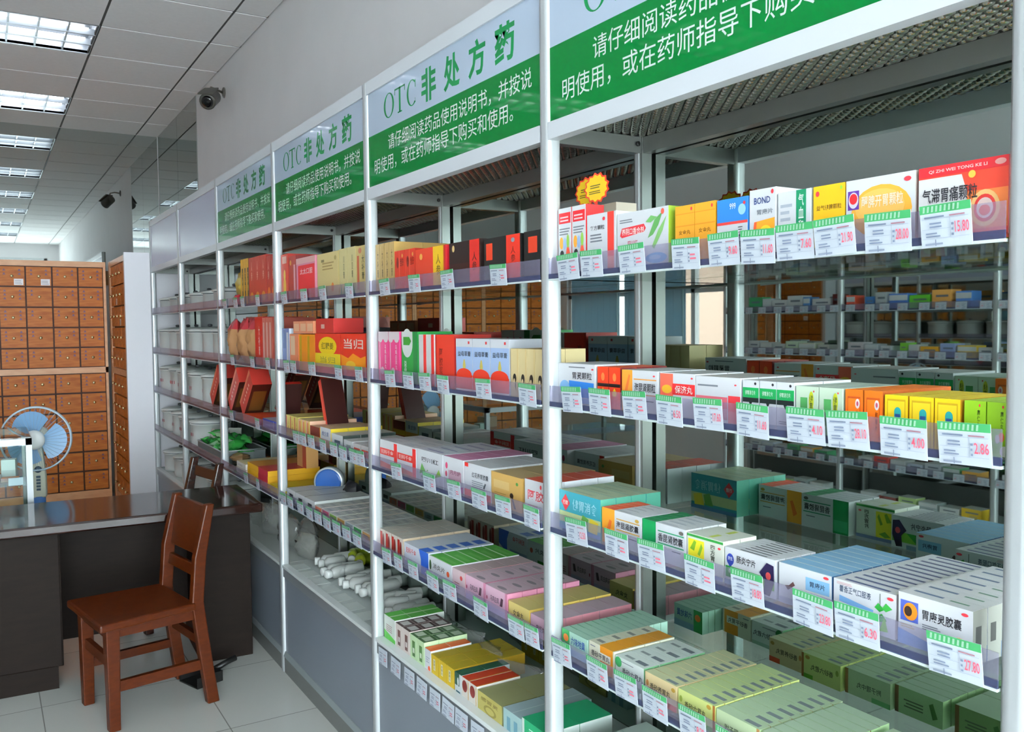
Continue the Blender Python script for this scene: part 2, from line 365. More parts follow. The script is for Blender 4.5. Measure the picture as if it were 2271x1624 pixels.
def serif_title(mb, z0, z1, f):
    n = 28                                      # O: outer minus inner ellipse with thick sides
    def ringpoly(cx, rx, ix, a0, a1):
        cz = (z0 + z1) / 2; rz_ = (z1 - z0) / 2; vs = []
        for i in range(n + 1):
            a = a0 + (a1 - a0) * i / n
            vs.append(f(cx + rx * math.cos(a), cz + rz_ * math.sin(a), .0003)); vs.append(f(cx + ix * math.cos(a), cz + rz_ * .93 * math.sin(a), .0003))
        mb.add(vs, [(2 * i, 2 * i + 2, 2 * i + 3, 2 * i + 1) for i in range(n)], SIGNT)
    ringpoly(.193, .037, .0255, 0, 2 * math.pi)
    R_ = lambda x0, a, x1, b: mb.add([f(x0, a, .0003), f(x1, a, .0003), f(x1, b, .0003), f(x0, b, .0003)], [(0, 1, 2, 3)], SIGNT)
    R_(.264, z0, .276, z1); R_(.234, z1 - .005, .306, z1); R_(.255, z0, .285, z0 + .004); R_(.234, z1 - .018, .238, z1); R_(.302, z1 - .018, .306, z1)
    ringpoly(.352, .034, .023, math.radians(48), math.radians(312)); R_(.372, z1 - .026, .376, z1 - .004); R_(.372, z0 + .006, .374, z0 + .02)
def sign_mesh(text):
    mb = MB(); x0, x1, z0, z1 = .036, W, 1.965, 2.269
    mb.box(x0, x1, .007, .011, z0, z1, SIGNW if text else BLANK)
    if text:
        f = lambda x, z, e: (x * W, .007 - e, z)
        mb.add([(x0, .0068, z0), (x1, .0068, z0), (x1, .0068, 2.13), (x0, .0068, 2.13)], [(0, 1, 2, 3)], SIGNG)
        def g(t, a, b, c, d, mat, e=.0003):
            q = GLY.get(t)
            if q: mb.add([f(a + x * (c - a), b + y * (d - b), e) for x, y in q[0]], q[1], mat)
        for t, a, c in (('非', .412, .500), ('处', .545, .633), ('方', .678, .762), ('药', .806, .894)): g(t, a, 2.15, c, 2.244, SIGNT)
        serif_title(mb, 2.16, 2.236, f)
        wt = C('#dfe6e4', .15, 0, 'sign_white_letters')
        g(SIGN1, .185, 2.062, .964, 2.110, wt, .0006); g(SIGN2, .08, 2.001, .885, 2.050, wt, .0006)
    return mb.mesh('sign_panel')
SIGNM = sign_mesh(True); BLKM = sign_mesh(False)
def shared(fn):
    c = {}
    def g(*a):
        if a not in c: c[a] = fn(*a).mesh(fn.__name__)
        return c[a]
    return g
@shared
def post(): return oct_post(.018, .018, .018, 0, 2.307, ALU)
@shared
def rear_post():
    mb = MB(); mb.box(.003, .033, .272, .302, 0, 1.967, ALUD); mb.box(.012, .024, .268, .272, 0, 1.967, ALU); return mb
@shared
def header_beam(): return MB().box(.034, W - .0005, .001, .03, 2.267, 2.307, HEADW)
@shared
def lower_beam(): return MB().box(.034, W - .0005, .001, .03, 1.929, 1.967, HEADW)
@shared
def side_beam():
    mb = MB().box(.004, .03, .034, .272, 1.925, 1.963, ALUD)
    for y in (.258,): mb.lathe([(.006, 0), (.006, .004), (.003, .005)], BLACK, 10, (.034, y, 1.945), Matrix.Rotation(math.pi / 2, 4, 'Y'))
    return mb
@shared
def rear_beam(): return MB().box(.034, W - .0005, .276, .302, 1.925, 1.963, ALUD)
@shared
def perforated_top():
    mb = MB().box(.002, W - .001, .03, .302, 1.968, 1.9695, PERF); vs = []; fs = []
    for j in range(20):
        for i in range(30):
            x = .036 + (i + .5 * (j % 2)) * .0338; y = .043 + j * .0126; n = 8; o = len(vs)
            if x > W - .014: continue
            for r, z in ((.0112, 0), (.0085, -.0042)): vs += [(x + r * math.cos(2 * math.pi * k / n), y + r * .8 * math.sin(2 * math.pi * k / n), 1.968 + z) for k in range(n)]
            vs.append((x, y, 1.968 - .0062))
            fs += [(o + k, o + n + k, o + n + (k + 1) % n, o + (k + 1) % n) for k in range(n)] + [(o + n + k, o + 2 * n, o + n + (k + 1) % n) for k in range(n)]
    return mb.add(vs, fs, DOME, True)
@shared
def mirror_back(): return MB().box(.001, W - .001, .3085, .3125, .475, 1.93, MIRR)
@shared
def back_board(): return MB().box(0.001, W - .001, .313, .326, .0, 1.967, C('#5c5f5e', .7))
@shared
def glass_shelf(): return MB().box(.036, W, .006, .304, 0, .008, GLASS)
@shared
def price_rail():
    mb = MB().box(.037, W - .001, -.001, .001, .014, .05, RAIL); mb.box(.037, W - .001, -.0015, .0015, .003, .014, RAILB); mb.box(.037, W - .001, -.002, .006, -.001, .003, C('#d8e4e2', .2)); return mb
@shared
def base_deck(): return MB().box(.001, W - .001, .02, .308, .452, .473, DECK)
@shared
def deck_edge(): return MB().box(.036, W, .002, .03, .466, .478, C('#e9efee', .2))
@shared
def base_rail(): return MB().box(.036, W, .006, .03, .425, .466, C('#8f9497', .35, .3))
@shared
def base_panel(): return MB().box(.036, W, .012, .022, .085, .425, GREYP)
@shared
def kick_rail():
    mb = MB().box(.036, W, .004, .024, 0, .075, C('#7d7f7c', .35, .3)); mb.hexa([(.036, .0, .072), (W, .0, .072), (W, .02, .072), (.036, .02, .072)], [(.036, .008, .092), (W, .008, .092), (W, .02, .092), (.036, .02, .092)], C('#a9b3b4', .3, .3)); return mb
BAYN = {1: 'farthest bay', 2: 'fifth bay', 3: 'fourth bay', 4: 'third bay', 5: 'second bay', 6: 'nearest bay'}
BAYL = {1: 'far end display bay with white pots and blank header', 2: 'display bay of white pots beside the green bag tray, blank header', 3: 'display bay with red bagged goods, small green header sign', 4: 'display bay beside the dark desk with plastic bottles on its deck',
        5: 'display bay with black and red boxes on its top shelf', 6: 'nearest display bay with the largest price cards and boxes'}
for k in range(1, 7):
    x = PXS + W * (k - 1); t = thing('display_shelf', BAYL[k], 'display shelf', (x, 0, 0))
    obj('post', post(), t); obj('rear_post', rear_post(), t)
    if k == 6: obj('post', post(), t, (W, 0, 0)); obj('rear_post', rear_post(), t, (W, 0, 0)); obj('side_beam', side_beam(), t, (W - .004, 0, 0))
    for nm, fn in (('header_beam', header_beam), ('header_beam', lower_beam), ('side_beam', side_beam), ('rear_beam', rear_beam), ('perforated_top', perforated_top), ('mirror_back', mirror_back), ('back_board', back_board),
                   ('base_deck', base_deck), ('deck_edge', deck_edge), ('base_rail', base_rail), ('base_panel', base_panel), ('kick_rail', kick_rail)): obj(nm, fn(), t)
    s = obj('sign_panel', SIGNM if k > 2 else BLKM, t)
    s['label'] = 'green and white header sign with medicine notice' if k > 2 else 'plain lilac white header panel'
    for i in (2, 3, 4, 5):
        obj('glass_shelf', glass_shelf(), t, (0, 0, SH[i] + .003)); obj('price_rail', price_rail(), t, (0, 0, SH[i]))

# ------------------------------------------------------------------ herb drawer cabinets, white end panel
def drawer_mesh(w_, h, seed, label=False):
    mb = MB().box(-w_ / 2, w_ / 2, -.018, 0, 0, h, DRAW); r = random.Random(seed); ink = '#4b3f6b'
    cols = [.2, .8] if seed % 3 else [.2]
    for c in cols:
        for i in range(r.choice((2, 3, 3, 4))):
            y = .8 - i * .2
            for dx, dy, ww, hh in ((-.045, 0, .09, .02), (-.035, .04, .07, .02), (-.01, -.03, .02, .1), (-.05, -.04, .03, .03), (.02, -.04, .03, .03)):
                x0 = c + dx; y0 = y + dy
                prims(mb, [('R', ink, x0, y0, x0 + ww, y0 + hh)], lambda a, b, e: (-w_ / 2 + a * w_, -.018 - e, b * h))
    if label: prims(mb, [('R', '#e8e2e4', .58, .03, .95, .36), ('L', '#a9a0a8', .62, .08, .92, .32, 3)], lambda a, b, e: (-w_ / 2 + a * w_, -.0185 - e, b * h))
    return mb.mesh('drawer')
KN = MB().lathe([(.004, 0), (.004, .008), (.011, .013), (.012, .019), (.006, .024)], BRASS, 12, (0, 0, 0), Matrix.Rotation(math.pi / 2, 4, 'X')).mesh('knob')
CW = .1855
DM = [drawer_mesh(CW - .012, .15, s) for s in range(1, 7)]; DL = drawer_mesh(CW - .012, .15, 2, True); DLO = [drawer_mesh(CW - .012, .146, s + 20) for s in range(6)]
def herb_cabinet(label, loc, rz, nc, depth, wlab=()):
    t = thing('herb_drawer_cabinet', label, 'drawer cabinet', loc, rz); w_ = nc * CW + .04; mb = MB()
    mb.box(-w_ / 2, w_ / 2, 0, depth, 0, .06, CARC); mb.box(-w_ / 2, w_ / 2, -.02, depth, .06, .195, CARC); mb.box(-w_ / 2, w_ / 2, -.02, depth, 2.018, 2.062, CARC); mb.box(-w_ / 2, w_ / 2, -.02, 0.01, 1.158, 1.205, CARC)
    for s in (-1, 1): mb.box(s * w_ / 2 - (0 if s < 0 else .02), s * w_ / 2 + (.02 if s < 0 else 0), -.02, depth, .195, 2.018, CARC)
    mb.box(-w_ / 2 + .02, w_ / 2 - .02, .002, depth, .195, 2.018, DRAWD)
    obj('cabinet_frame', mb, t); q = 0
    zs = [1.206 + .1622 * i for i in range(5)] + [.197 + .1602 * i for i in range(6)]
    for c in range(nc):
        x = -w_ / 2 + .02 + CW * (c + .5)
        for i, z in enumerate(zs):
            q += 1; me = (DM if i < 5 else DLO)[(c * 3 + i * 5 + q) % 6]
            if (c, i) in wlab: me = DL
            d = obj('drawer', me, t, (x, 0, z + .006)); obj('knob', KN, d, (0, -.018, .075))
            if (c, i) in wlab: d['label'] = 'wooden drawer with a white paper label'
    return t
CABY = -.2
for i, (nc, lb, wl) in enumerate(((5, 'tall wooden herb drawer cabinet on far wall, beside corner and behind blue fan', ((2, 4), (1, 4))), (4, 'wooden herb drawer cabinet on far wall, second from the corner', ((2, 1),)),
                                  (4, 'wooden herb drawer cabinet on far wall, third from the corner', ()), (4, 'wooden herb drawer cabinet on far wall, next to the window wall', ((1, 3),)))):
    w_ = nc * CW + .04; herb_cabinet(lb, (-7.9, CABY - w_ / 2, 0), math.pi / 2, nc, .49, wl); CABY -= w_ + .002
t = herb_cabinet('wooden herb drawer cabinet on display wall behind the tall white end panel', (-7.42, -.155, 0), 0, 4, .46, ((1, 3), (2, 2)))
obj('corner_stile', MB().box(-.478, -.392, -.022, .0, .06, 2.062, CARC), t)
obj('end_panel', MB().box(.392, .432, -.02, .46, 0, 2.078, C('#eae8ee', .4)), t)['label'] = 'plain white side panel'

# ------------------------------------------------------------------ dark desk
t = thing('desk', 'dark brown wooden desk with glossy top beside the display shelves', 'desk', (-4.0, -.02, 0), math.radians(-92.5))
# local x runs away from the shelves along the near edge, local -y into the far room
obj('desktop', MB().box(0, 1.36, -.515, .04, .678, .72, DESK), t, bev=.008)
obj('pedestal', MB().box(.82, 1.2, -.5, -.05, .1, .678, DESKP), t, bev=.003); obj('plinth', MB().box(.84, 1.06, -.48, -.07, 0, .1, DESKP), t)
obj('cupboard_door', MB().box(.826, 1.194, -.05, -.04, .106, .668, DESKP), t, bev=.002)
obj('side_panel', MB().box(.04, .27, -.5, -.05, .0, .678, DESKP), t, bev=.003); obj('modesty_panel', MB().box(.27, .82, -.42, -.40, .1, .678, DESKP), t)

# ------------------------------------------------------------------ wooden chairs
def chair(name, label, loc, rz, mat, board):
    t = thing(name, label, 'chair', loc, rz); r = .02
    for s in (-1, 1):
        obj('front_leg', MB().hexa([(s * .16 - r, -.2, 0), (s * .16 + r, -.2, 0), (s * .16 + r, -.16, 0), (s * .16 - r, -.16, 0)], [(s * .16 - r - .004, -.205, .395), (s * .16 + r + .004, -.205, .395), (s * .16 + r + .004, -.155, .395), (s * .16 - r - .004, -.155, .395)], mat), t, bev=.004)
        # rear post: raked at the floor, leaning back above the seat
        q = lambda y, z, d=.024: [(s * .165 - .018, y - d, z), (s * .165 + .018, y - d, z), (s * .165 + .018, y + d, z), (s * .165 - .018, y + d, z)]
        ys = [(.2, 0), (.172, .2), (.145, .42), (.16, .6), (.205, .81)]; mb = MB(); vs = []
        for y, z in ys: vs += q(y, z, .024 if z < .7 else .017)
        fs = [(3, 2, 1, 0), tuple(range(len(vs) - 4, len(vs)))]
        for i in range(len(ys) - 1):
            for k in range(4): fs.append((i * 4 + k, i * 4 + (k + 1) % 4, (i + 1) * 4 + (k + 1) % 4, (i + 1) * 4 + k))
        obj('rear_post', mb.add(vs, fs, mat), t, bev=.005)
        obj('side_stretcher', MB().box(s * .16 - .011, s * .16 + .011, -.17, .165, .145 if s > 0 else .15, .185, mat), t)
        obj('seat_rail', MB().box(s * .16 - .012, s * .16 + .012, -.17, .13, .355, .395, mat), t)
    obj('front_stretcher', MB().box(-.15, .15, -.19, -.17, .235, .275, mat), t); obj('rear_stretcher', MB().box(-.15, .15, .16, .18, .235, .27, mat), t)
    obj('front_rail', MB().box(-.15, .15, -.195, -.17, .35, .395, mat), t); obj('rear_rail', MB().box(-.15, .15, .135, .155, .35, .395, mat), t)
    mb = MB(); n = 8
    for i in range(n):     # slightly dished seat board
        for j in range(n):
            pass
    b = [(-.215, -.235), (.215, -.235), (.19, .135), (-.19, .135)]
    mb.hexa([(x, y, .395) for x, y in b], [(x, y, .425) for x, y in b], mat); obj('seat', mb, t, bev=.008)
    f = lambda z: .145 + (z - .42) * .154
    def rail(z0, z1, th=.018, x=.15): return MB().hexa([(-x, f(z0) - th / 2, z0), (x, f(z0) - th / 2, z0), (x, f(z0) + th / 2, z0), (-x, f(z0) + th / 2, z0)], [(-x, f(z1) - th / 2, z1), (x, f(z1) - th / 2, z1), (x, f(z1) + th / 2, z1), (-x, f(z1) + th / 2, z1)], mat)
    if board:
        obj('back_board', rail(.60, .80), t, bev=.004); obj('lower_back_rail', rail(.515, .56), t, bev=.003)
    else:
        obj('top_rail', rail(.715, .77), t, bev=.004); obj('lower_back_rail', rail(.50, .54), t, bev=.003)
    return t
chair('wooden_chair', 'orange brown wooden chair standing in front of the dark desk', (-3.748, -.562, 0), math.radians(10.5), CHAIR, True)
chair('wooden_chair', 'dark brown wooden chair behind the desk, only its back showing', (-4.80, -.278, 0), math.radians(10.5), CHAIRD, False)
# dustpan lying by the chair leg
t = thing('dustpan', 'black plastic dustpan lying on floor behind the chair leg', 'dustpan', (-3.86, -.33, 0), math.radians(20))
mb = MB(); mb.box(-.07, .07, -.06, .06, 0, .006, BLACK)
for a in ((-.07, -.066, -.06, .06), (.066, .07, -.06, .06), (-.07, .07, .056, .06)): mb.box(*a, .006, .045, BLACK)
obj('pan', mb, t); obj('handle', MB().tube([(0, .06, .03), (0, .13, .045), (0, .17, .05)], [.014, .012, .013], BLACK, 10), t)

# ------------------------------------------------------------------ blue fan
t = thing('pedestal_fan', 'pale blue electric fan with wire grille behind the desk', 'fan', (-5.38, -.845, 0), math.radians(78))
WIRE = C('#9fb4c4', .4); PALE = C('#b9cbd8', .35); BLU = C('#7fa8cf', .3); CREAM = C('#d9d9c6', .4)
obj('base', MB().lathe([(.17, 0), (.17, .015), (.13, .03), (.03, .045)], CREAM, 28), t)
obj('pole', MB().tube([(0, 0, .04), (0, 0, .6)], .016, C('#b9c7d2', .3, .4), 12), t)
obj('collar', MB().lathe([(.026, .545), (.03, .56), (.03, .6), (.026, .61)], C('#4d7fc4', .4), 16), t)
mb = MB(); vs = []; ps = [(.034, .605), (.036, .63), (.035, .72), (.028, .8), (.024, .86), (.02, .9)]
for w_, z in ps: vs += [(-w_, -.022, z), (w_, -.022, z), (w_, .022, z), (-w_, .022, z)]
fs = [(3, 2, 1, 0), tuple(range(len(vs) - 4, len(vs)))]
for i in range(len(ps) - 1):
    for k in range(4): fs.append((i * 4 + k, i * 4 + (k + 1) % 4, (i + 1) * 4 + (k + 1) % 4, (i + 1) * 4 + k))
mb.add(vs, fs, CREAM); o = obj('control_column', mb, t, bev=.006)
kb = MB(); kb.lathe([(.018, 0), (.018, .006), (.012, .012)], C('#3f5a70', .4), 16, (0, -.022, .76), Matrix.Rotation(math.pi / 2, 4, 'X'))
for i in range(5): kb.box(-.01, .01, -.028, -.022, .645 + i * .017, .657 + i * .017, C('#4c6272', .4))
obj('knob', kb, o)
RX = Matrix.Rotation(math.pi / 2, 4, 'X'); hc = (0, -.05, .93)
obj('motor_housing', MB().lathe([(.02, -.12), (.05, -.11), (.06, -.05), (.06, -.01), (.03, 0)], CREAM, 20, (0, -.02, .93), RX), t)
g = MB(); g.ring(.17, .005, PALE, (0, -.06, .93), 48, 6, RX); g.ring(.172, .004, PALE, (0, -.045, .93), 48, 6, RX); g.ring(.05, .003, PALE, (0, -.108, .93), 24, 5, RX)
for i in range(40):
    a = 2 * math.pi * i / 40
    for sg in (-1, 1):
        pts = [(.05 * math.cos(a), -.055 - .053 * (1 if sg < 0 else -.6), .93 + .05 * math.sin(a)), (.12 * math.cos(a), -.055 - .044 * (1 if sg < 0 else -.6), .93 + .12 * math.sin(a)), (.17 * math.cos(a), -.06 if sg < 0 else -.045, .93 + .17 * math.sin(a))]
        g.tube(pts, .0007, WIRE, 4, False)
obj('grille', g, t)
b = MB()
for k in range(3):
    a0 = math.radians(48 + 120 * k - 110); R1 = []; n = 10
    front = []; 
    for i in range(n + 1):
        u = i / n; r1 = .03; r2 = .152 - .03 * abs(u - .5) ** 2 * 4
        a = a0 + math.radians(102) * u; ai = a0 + math.radians(60) * u + .3
        tw = (u - .5) * .035
        front += [(r1 * math.cos(ai), -.055 + tw * .3, .93 + r1 * math.sin(ai)), (r2 * math.cos(a), -.055 + tw, .93 + r2 * math.sin(a))]
    m_ = len(front); vs = front + [(x, y + .003, z) for x, y, z in front]
    fs = [(2 * i, 2 * i + 1, 2 * i + 3, 2 * i + 2) for i in range(n)] + [(m_ + 2 * i + 2, m_ + 2 * i + 3, m_ + 2 * i + 1, m_ + 2 * i) for i in range(n)]
    b.add(vs, fs, BLU, True)
obj('blades', b, t)
obj('hub_cap', MB().lathe([(.052, 0), (.05, .01), (.035, .018), (.01, .021)], C('#dfe2e2', .35), 28, (0, -.105, .93), RX), t)

# ------------------------------------------------------------------ glass counter behind the desk
t = thing('glass_counter', 'aluminium framed glass counter at left edge behind the desk', 'counter', (-4.62, -.905, 0))
ALUC = C('#9a9ea1', .35, .3); CL, CD, CH = 1.3, .53, 1.012; mb = MB(); a = .026
for x in (-CD, -a):
    for y in (-CL, -a): mb.box(x, x + a, y, y + a, 0, CH - .03, ALUC)
obj('corner_posts', mb, t)
mb = MB()
for z in (CH - .03, .06):
    mb.box(-CD, 0, -a, 0, z, z + .03, ALUC); mb.box(-CD, 0, -CL, -CL + a, z, z + .03, ALUC); mb.box(-a, 0, -CL, 0, z, z + .03, ALUC); mb.box(-CD, -CD + a, -CL, 0, z, z + .03, ALUC)
obj('frame_rails', mb, t)
for nm, bx in (('glass_top', (-CD + .005, -.005, -CL + .005, -.005, CH, CH + .006)), ('front_glass', (-.012, -.008, -CL + a, -a, .09, CH - .03)), ('side_glass', (-CD + a, -a, -.014, -.01, .09, CH - .03))): obj(nm, MB().box(*bx, GLASS), t)
obj('glass_shelf', MB().box(-CD + a, -a, -CL + a, -a, .795, .802, GLASS), t); obj('price_rail', MB().box(-a - .004, -a - .001, -CL + a, -a, .79, .83, RAIL), t)
obj('plinth', MB().box(-CD + .02, -.02, -CL + .02, -.02, 0, .06, BLACK), t); obj('deck', MB().box(-CD + a, -a, -CL + a, -a, .32, .335, CARC), t)
CSH = .8035

# ------------------------------------------------------------------ camera on the wall
t = thing('security_camera', 'dark grey security camera on bracket high on white wall', 'security camera', (-5.96, YR, 3.06))
obj('wall_plate', MB().lathe([(.035, 0), (.035, .008), (.02, .014)], C('#5d5750', .4), 16, (0, 0, 0), RX), t)
obj('bracket_arm', MB().tube([(0, -.01, 0), (.02, -.06, .01), (.07, -.1, .005), (.11, -.115, -.04)], .008, C('#7d756a', .35, .3), 8), t)
M_ = Matrix.Translation((.13, -.12, -.085)) @ Matrix.Rotation(math.radians(-32), 4, 'Z') @ Matrix.Rotation(math.radians(118), 4, 'Y')
def mt(mb): mb.v = [tuple(M_ @ Vector(p)) for p in mb.v]; return mb
bd = obj('body', mt(MB().lathe([(.035, -.075), (.048, -.065), (.05, .05), (.052, .06), (.04, .062)], C('#45423c', .3), 20)), t)
obj('lens', mt(MB().lathe([(.038, .055), (.036, .066), (.02, .07)], C('#0c0c0e', .08), 20)), bd)
obj('sun_hood', mt(MB().box(-.058, -.05, -.045, .045, -.06, .085, C('#524e47', .35))), bd)

# ------------------------------------------------------------------ medicine boxes on the shelves
SHN = {2: 'top shelf', 3: 'second shelf', 4: 'third shelf', 5: 'fourth shelf', 6: 'bottom deck'}
PROD = []
def where(b, s): return '%s %s' % (BAYN[b], SHN[s])
def surf(s): return SH[s] + (.0112 if s < 6 else -.0018)
def prod(b, s, x0, w_, h, nc, nr, d, look, base, art=(), top=None, topart=(), side=None, sideart=(), y0=.024, z=0., name='medicine_box', zs=None):
    cw = w_ / nc; me = carton_mesh(name, cw - .0022, d - .0012, h, base, art, top, topart, side, sideart)
    loc = where(b, s); PROD.append((b, s, x0 + w_ / 2, look)); g = look + ' stack ' + loc
    names = {1: [''], 2: [', left one', ', right one'], 3: [', left one', ', middle one', ', right one']}.get(nc) or [', %s from left' % ('first', 'second', 'third', 'fourth', 'fifth', 'sixth', 'seventh', 'eighth')[i] for i in range(nc)]
    if name == 'medicine_box': name = 'flat_box' if h < .036 and w_ / nc > .1 else 'slim_carton' if d < .05 or w_ / nc < .052 else 'medicine_box'
    for r in range(nr):
        for c in range(nc):
            o = bpy.data.objects.new(name, me); COL.objects.link(o)
            o.location = (x0 + cw * (c + .5) + (rnd.uniform(-.0006, .0006)), y0 + d * r, (zs if zs is not None else surf(s)) + z)
            if r == 0: tag(o, '%s%s, %s' % (look, names[c], loc), 'medicine box')
            else: tag(o, '%s, behind the front, %s' % (look, loc), 'medicine box')
            if nr * nc > 1: o['group'] = g
W0 = '#e6e8ec'; RED = '#d5222a'; GRY = '#7b8089'; INK = '#2a2a30'
OT = lambda x, y, s=.045: ('E', '#cf3540', x, y, s, s * .7)
# nearest bay, top shelf
kid = [('R', RED, .06, .77, .94, .93), ('L', '#f3d9d9', .15, .8, .8, .9, 2), ('L', GRY, .1, .6, .9, .72, 3), ('E', '#f3a43a', .25, .48, .14, .09), ('E', '#a9c6ea', .5, .47, .13, .09), ('E', '#f0c9a8', .3, .24, .15, .12), ('E', '#1f1c1c', .3, .31, .15, .06), ('P', '#e4553a', [(.62, .08), (.9, .08), (.93, .3), (.82, .42), (.68, .42), (.6, .3)]), ('E', '#8fbf4a', .76, .5, .1, .1)]
prod(6, 2, -1.638, .106, .148, 2, 1, .05, 'white and red carton with colourful cartoon bottle', W0, kid, side='#cf2f30')
prod(6, 2, -1.69, .115, .165, 2, 1, .06, 'beige carton with red name label', '#d9cdb9', [('R', RED, .12, .62, .9, .82), ('T', '#f0e6da', '产后康', .3, .66, .72, .78), ('L', '#a89a86', .15, .15, .8, .5, 5)], y0=.14)
prod(6, 2, -1.529, .101, .122, 1, 2, .045, 'white carton with vertical red stripe at right', W0, [('R', '#dd3a2e', .72, 0, .94, 1), ('R', '#ea8a78', .72, 0, .94, .25), ('T', INK, '复方颗粒', .12, .72, .62, .8), ('L', GRY, .12, .52, .55, .68, 3), OT(.6, .9), OT(.83, .9, .03)])
prod(6, 2, -1.425, .158, .113, 1, 1, .06, 'white carton with red plaque and green leaves', W0,
     [('P', '#cf3038', [(.06, .6), (.1, .56), (.54, .62), (.58, .68), (.54, .76), (.1, .73)]), ('T', '#f4eee8', '养阴口香合剂', .1, .6, .54, .72), ('T', '#c44a62', '四川红', .22, .4, .42, .5), ('L', '#d77a90', .1, .28, .5, .4, 3), ('L', GRY, .06, .82, .4, .9, 2),
      ('P', '#5f9e56', [(.62, .5), (.75, .8), (.9, .92), (.82, .7), (.72, .55)]), ('P', '#82b86c', [(.7, .35), (.82, .62), (.97, .84), (.9, .6), (.74, .3)]), ('P', '#6fae62', [(.58, .78), (.68, .88), (.8, .84), (.68, .76)]), ('E', '#dc5a46', .9, .92, .03, .05), ('E', '#6fb0e0', .78, .15, .2, .09), ('E', '#a9d2f0', .76, .16, .11, .04)], side='#8fae2f')
prod(6, 2, -1.251, .107, .107, 2, 2, .05, 'plain orange carton', '#e8a02c', [('R', '#d98a1e', 0, .64, 1, .66), ('R', '#d98a1e', 0, .85, 1, .865), ('T', '#8a5c12', '女金丸', .2, .5, .8, .58), OT(.85, .93)], side='#d8951f')
prod(6, 2, -1.141, .074, .105, 1, 2, .05, 'white carton with blue top third', W0, [('R', '#2f7fd0', 0, .62, 1, 1), ('R', '#d8403a', 0, .575, 1, .62), ('E', '#9cd0f4', .82, .8, .12, .09), ('T', '#eaf2fa', '999', .42, .82, .62, .92), ('T', INK, vt('三九胃泰'), .68, .06, .86, .52), ('L', GRY, .1, .25, .55, .45, 3), OT(.9, .9, .04)], side='#3a86cf')
prod(6, 2, -1.065, .059, .112, 1, 2, .05, 'white carton with orange square and yellow swirl', W0, [('P', '#e2572c', [(.06, .12), (.18, .52), (.96, .56), (.96, .12)]), ('P', '#f0a32a', [(.22, .12), (.28, .52), (.96, .56), (.96, .12)]), ('E', '#f4d634', .62, .32, .26, .14), ('E', '#ea9a2c', .66, .34, .14, .07), ('T', '#2c3f7a', 'BOND', .18, .78, .8, .88), ('T', GRY, '胃康片', .3, .62, .9, .7), OT(.88, .94, .05)])
prod(6, 2, -1.003, .068, .1, 1, 2, .05, 'white lined carton with dark green strip', W0, [('R', '#13855a', .56, 0, .86, 1), ('T', '#eef4ee', vt('气血和胃'), .63, .12, .79, .94), ('L', '#b4bcc8', .08, .1, .5, .86, 7)], side='#cfd6d2')
prod(6, 2, -.933, .06, .1, 1, 2, .05, 'yellow carton with a black-haired head', '#ecb91c', [('T', '#6b4c10', '益气健脾颗粒', .1, .62, .9, .7), ('L', '#9a7412', .2, .46, .6, .52, 1), ('E', '#1b1712', .46, .22, .16, .12), ('E', '#efcf9c', .46, .13, .13, .1), OT(.14, .88, .06), ('E', '#8fb83a', .9, .93, .04, .03)], side='#c9a01c')
prod(6, 2, -.872, .116, .1, 1, 1, .05, 'large white carton with orange oval', W0, [('E', '#e9a83a', .52, .5, .44, .38), ('E', '#edb95c', .5, .56, .36, .26), ('R', '#5a3192', .03, .56, .2, .84), ('E', '#e8e2ea', .115, .7, .075, .12), ('E', RED, .115, .72, .06, .08), ('T', '#f6ead0', '醒脾开胃颗粒', .24, .56, .84, .74), OT(.9, .9, .05)], side='#c8c4bc')
prod(6, 2, -.753, .126, .1, 1, 1, .05, 'red and white carton with round red emblem', '#d8412c', [('R', '#e77a3c', .5, .1, 1, .6), ('P', '#ebe9e8', [(0, 0), (.42, 0), (.56, .3), (.56, .6), (.5, .84), (0, .84)]), ('R', '#c9242c', 0, .86, 1, 1), ('T', '#f4d8d0', 'QI ZHI WEI TONG KE LI', .12, .9, .78, .95), ('E', '#e8a49c', .92, .93, .06, .04), ('E', '#f2c07a', .76, .36, .16, .24), ('E', '#c8332c', .76, .36, .12, .18), ('E', '#f0d6cc', .76, .36, .09, .135), ('E', '#d9584a', .76, .33, .06, .07), ('T', INK, '气滞胃痛颗粒', .05, .5, .68, .7), ('E', '#efb84a', .62, .82, .04, .05)], side='#b8242a')
# nearest bay, second shelf
prod(6, 3, -1.641, .14, .089, 1, 2, 0.06, 'white carton with blue lower half', W0, [('P', '#2f86dc', [(.3, .2), (.3, .58), (.97, .55), (.97, .16)]), ('E', '#8cc0ee', .18, .4, .14, .18), ('T', INK, '胃灵颗粒', .4, .62, .92, .8), ('L', GRY, .3, .9, .8, .96, 1), OT(.94, .88, .03), ('R', '#8fb4e8', .4, .03, .97, .16)], top='#d8dadc')
prod(6, 3, -1.495, .08, .086, 2, 3, 0.042, 'glossy red-orange carton with black band', '#dc3a16', [('R', '#1d1512', 0, .52, 1, .6), ('E', '#ef7a3a', .5, .76, .16, .1), ('P', '#e6c42c', [(.3, .38), (.5, .5), (.7, .38), (.64, .3), (.36, .3)]), ('R', '#b52a10', .35, 0, .38, .3), ('R', '#b52a10', .62, 0, .65, .3)], top='#d8582c', side='#6e0d0d')
prod(6, 3, -1.411, .113, .083, 1, 3, .042, 'white carton with orange left third', W0, [('R', '#eb9a34', 0, 0, .3, 1), ('P', '#e2702e', [(.08, .5), (.2, .9), (.24, .86), (.14, .4)]), ('R', '#e39a4a', .34, .77, .96, .8), ('R', '#e39a4a', .34, .4, .96, .43), ('T', INK, '海昆肾颗粒', .36, .48, .94, .7), OT(.9, .88, .03), ('L', GRY, .6, .26, .9, .32, 1)], top='#d3d6d6')
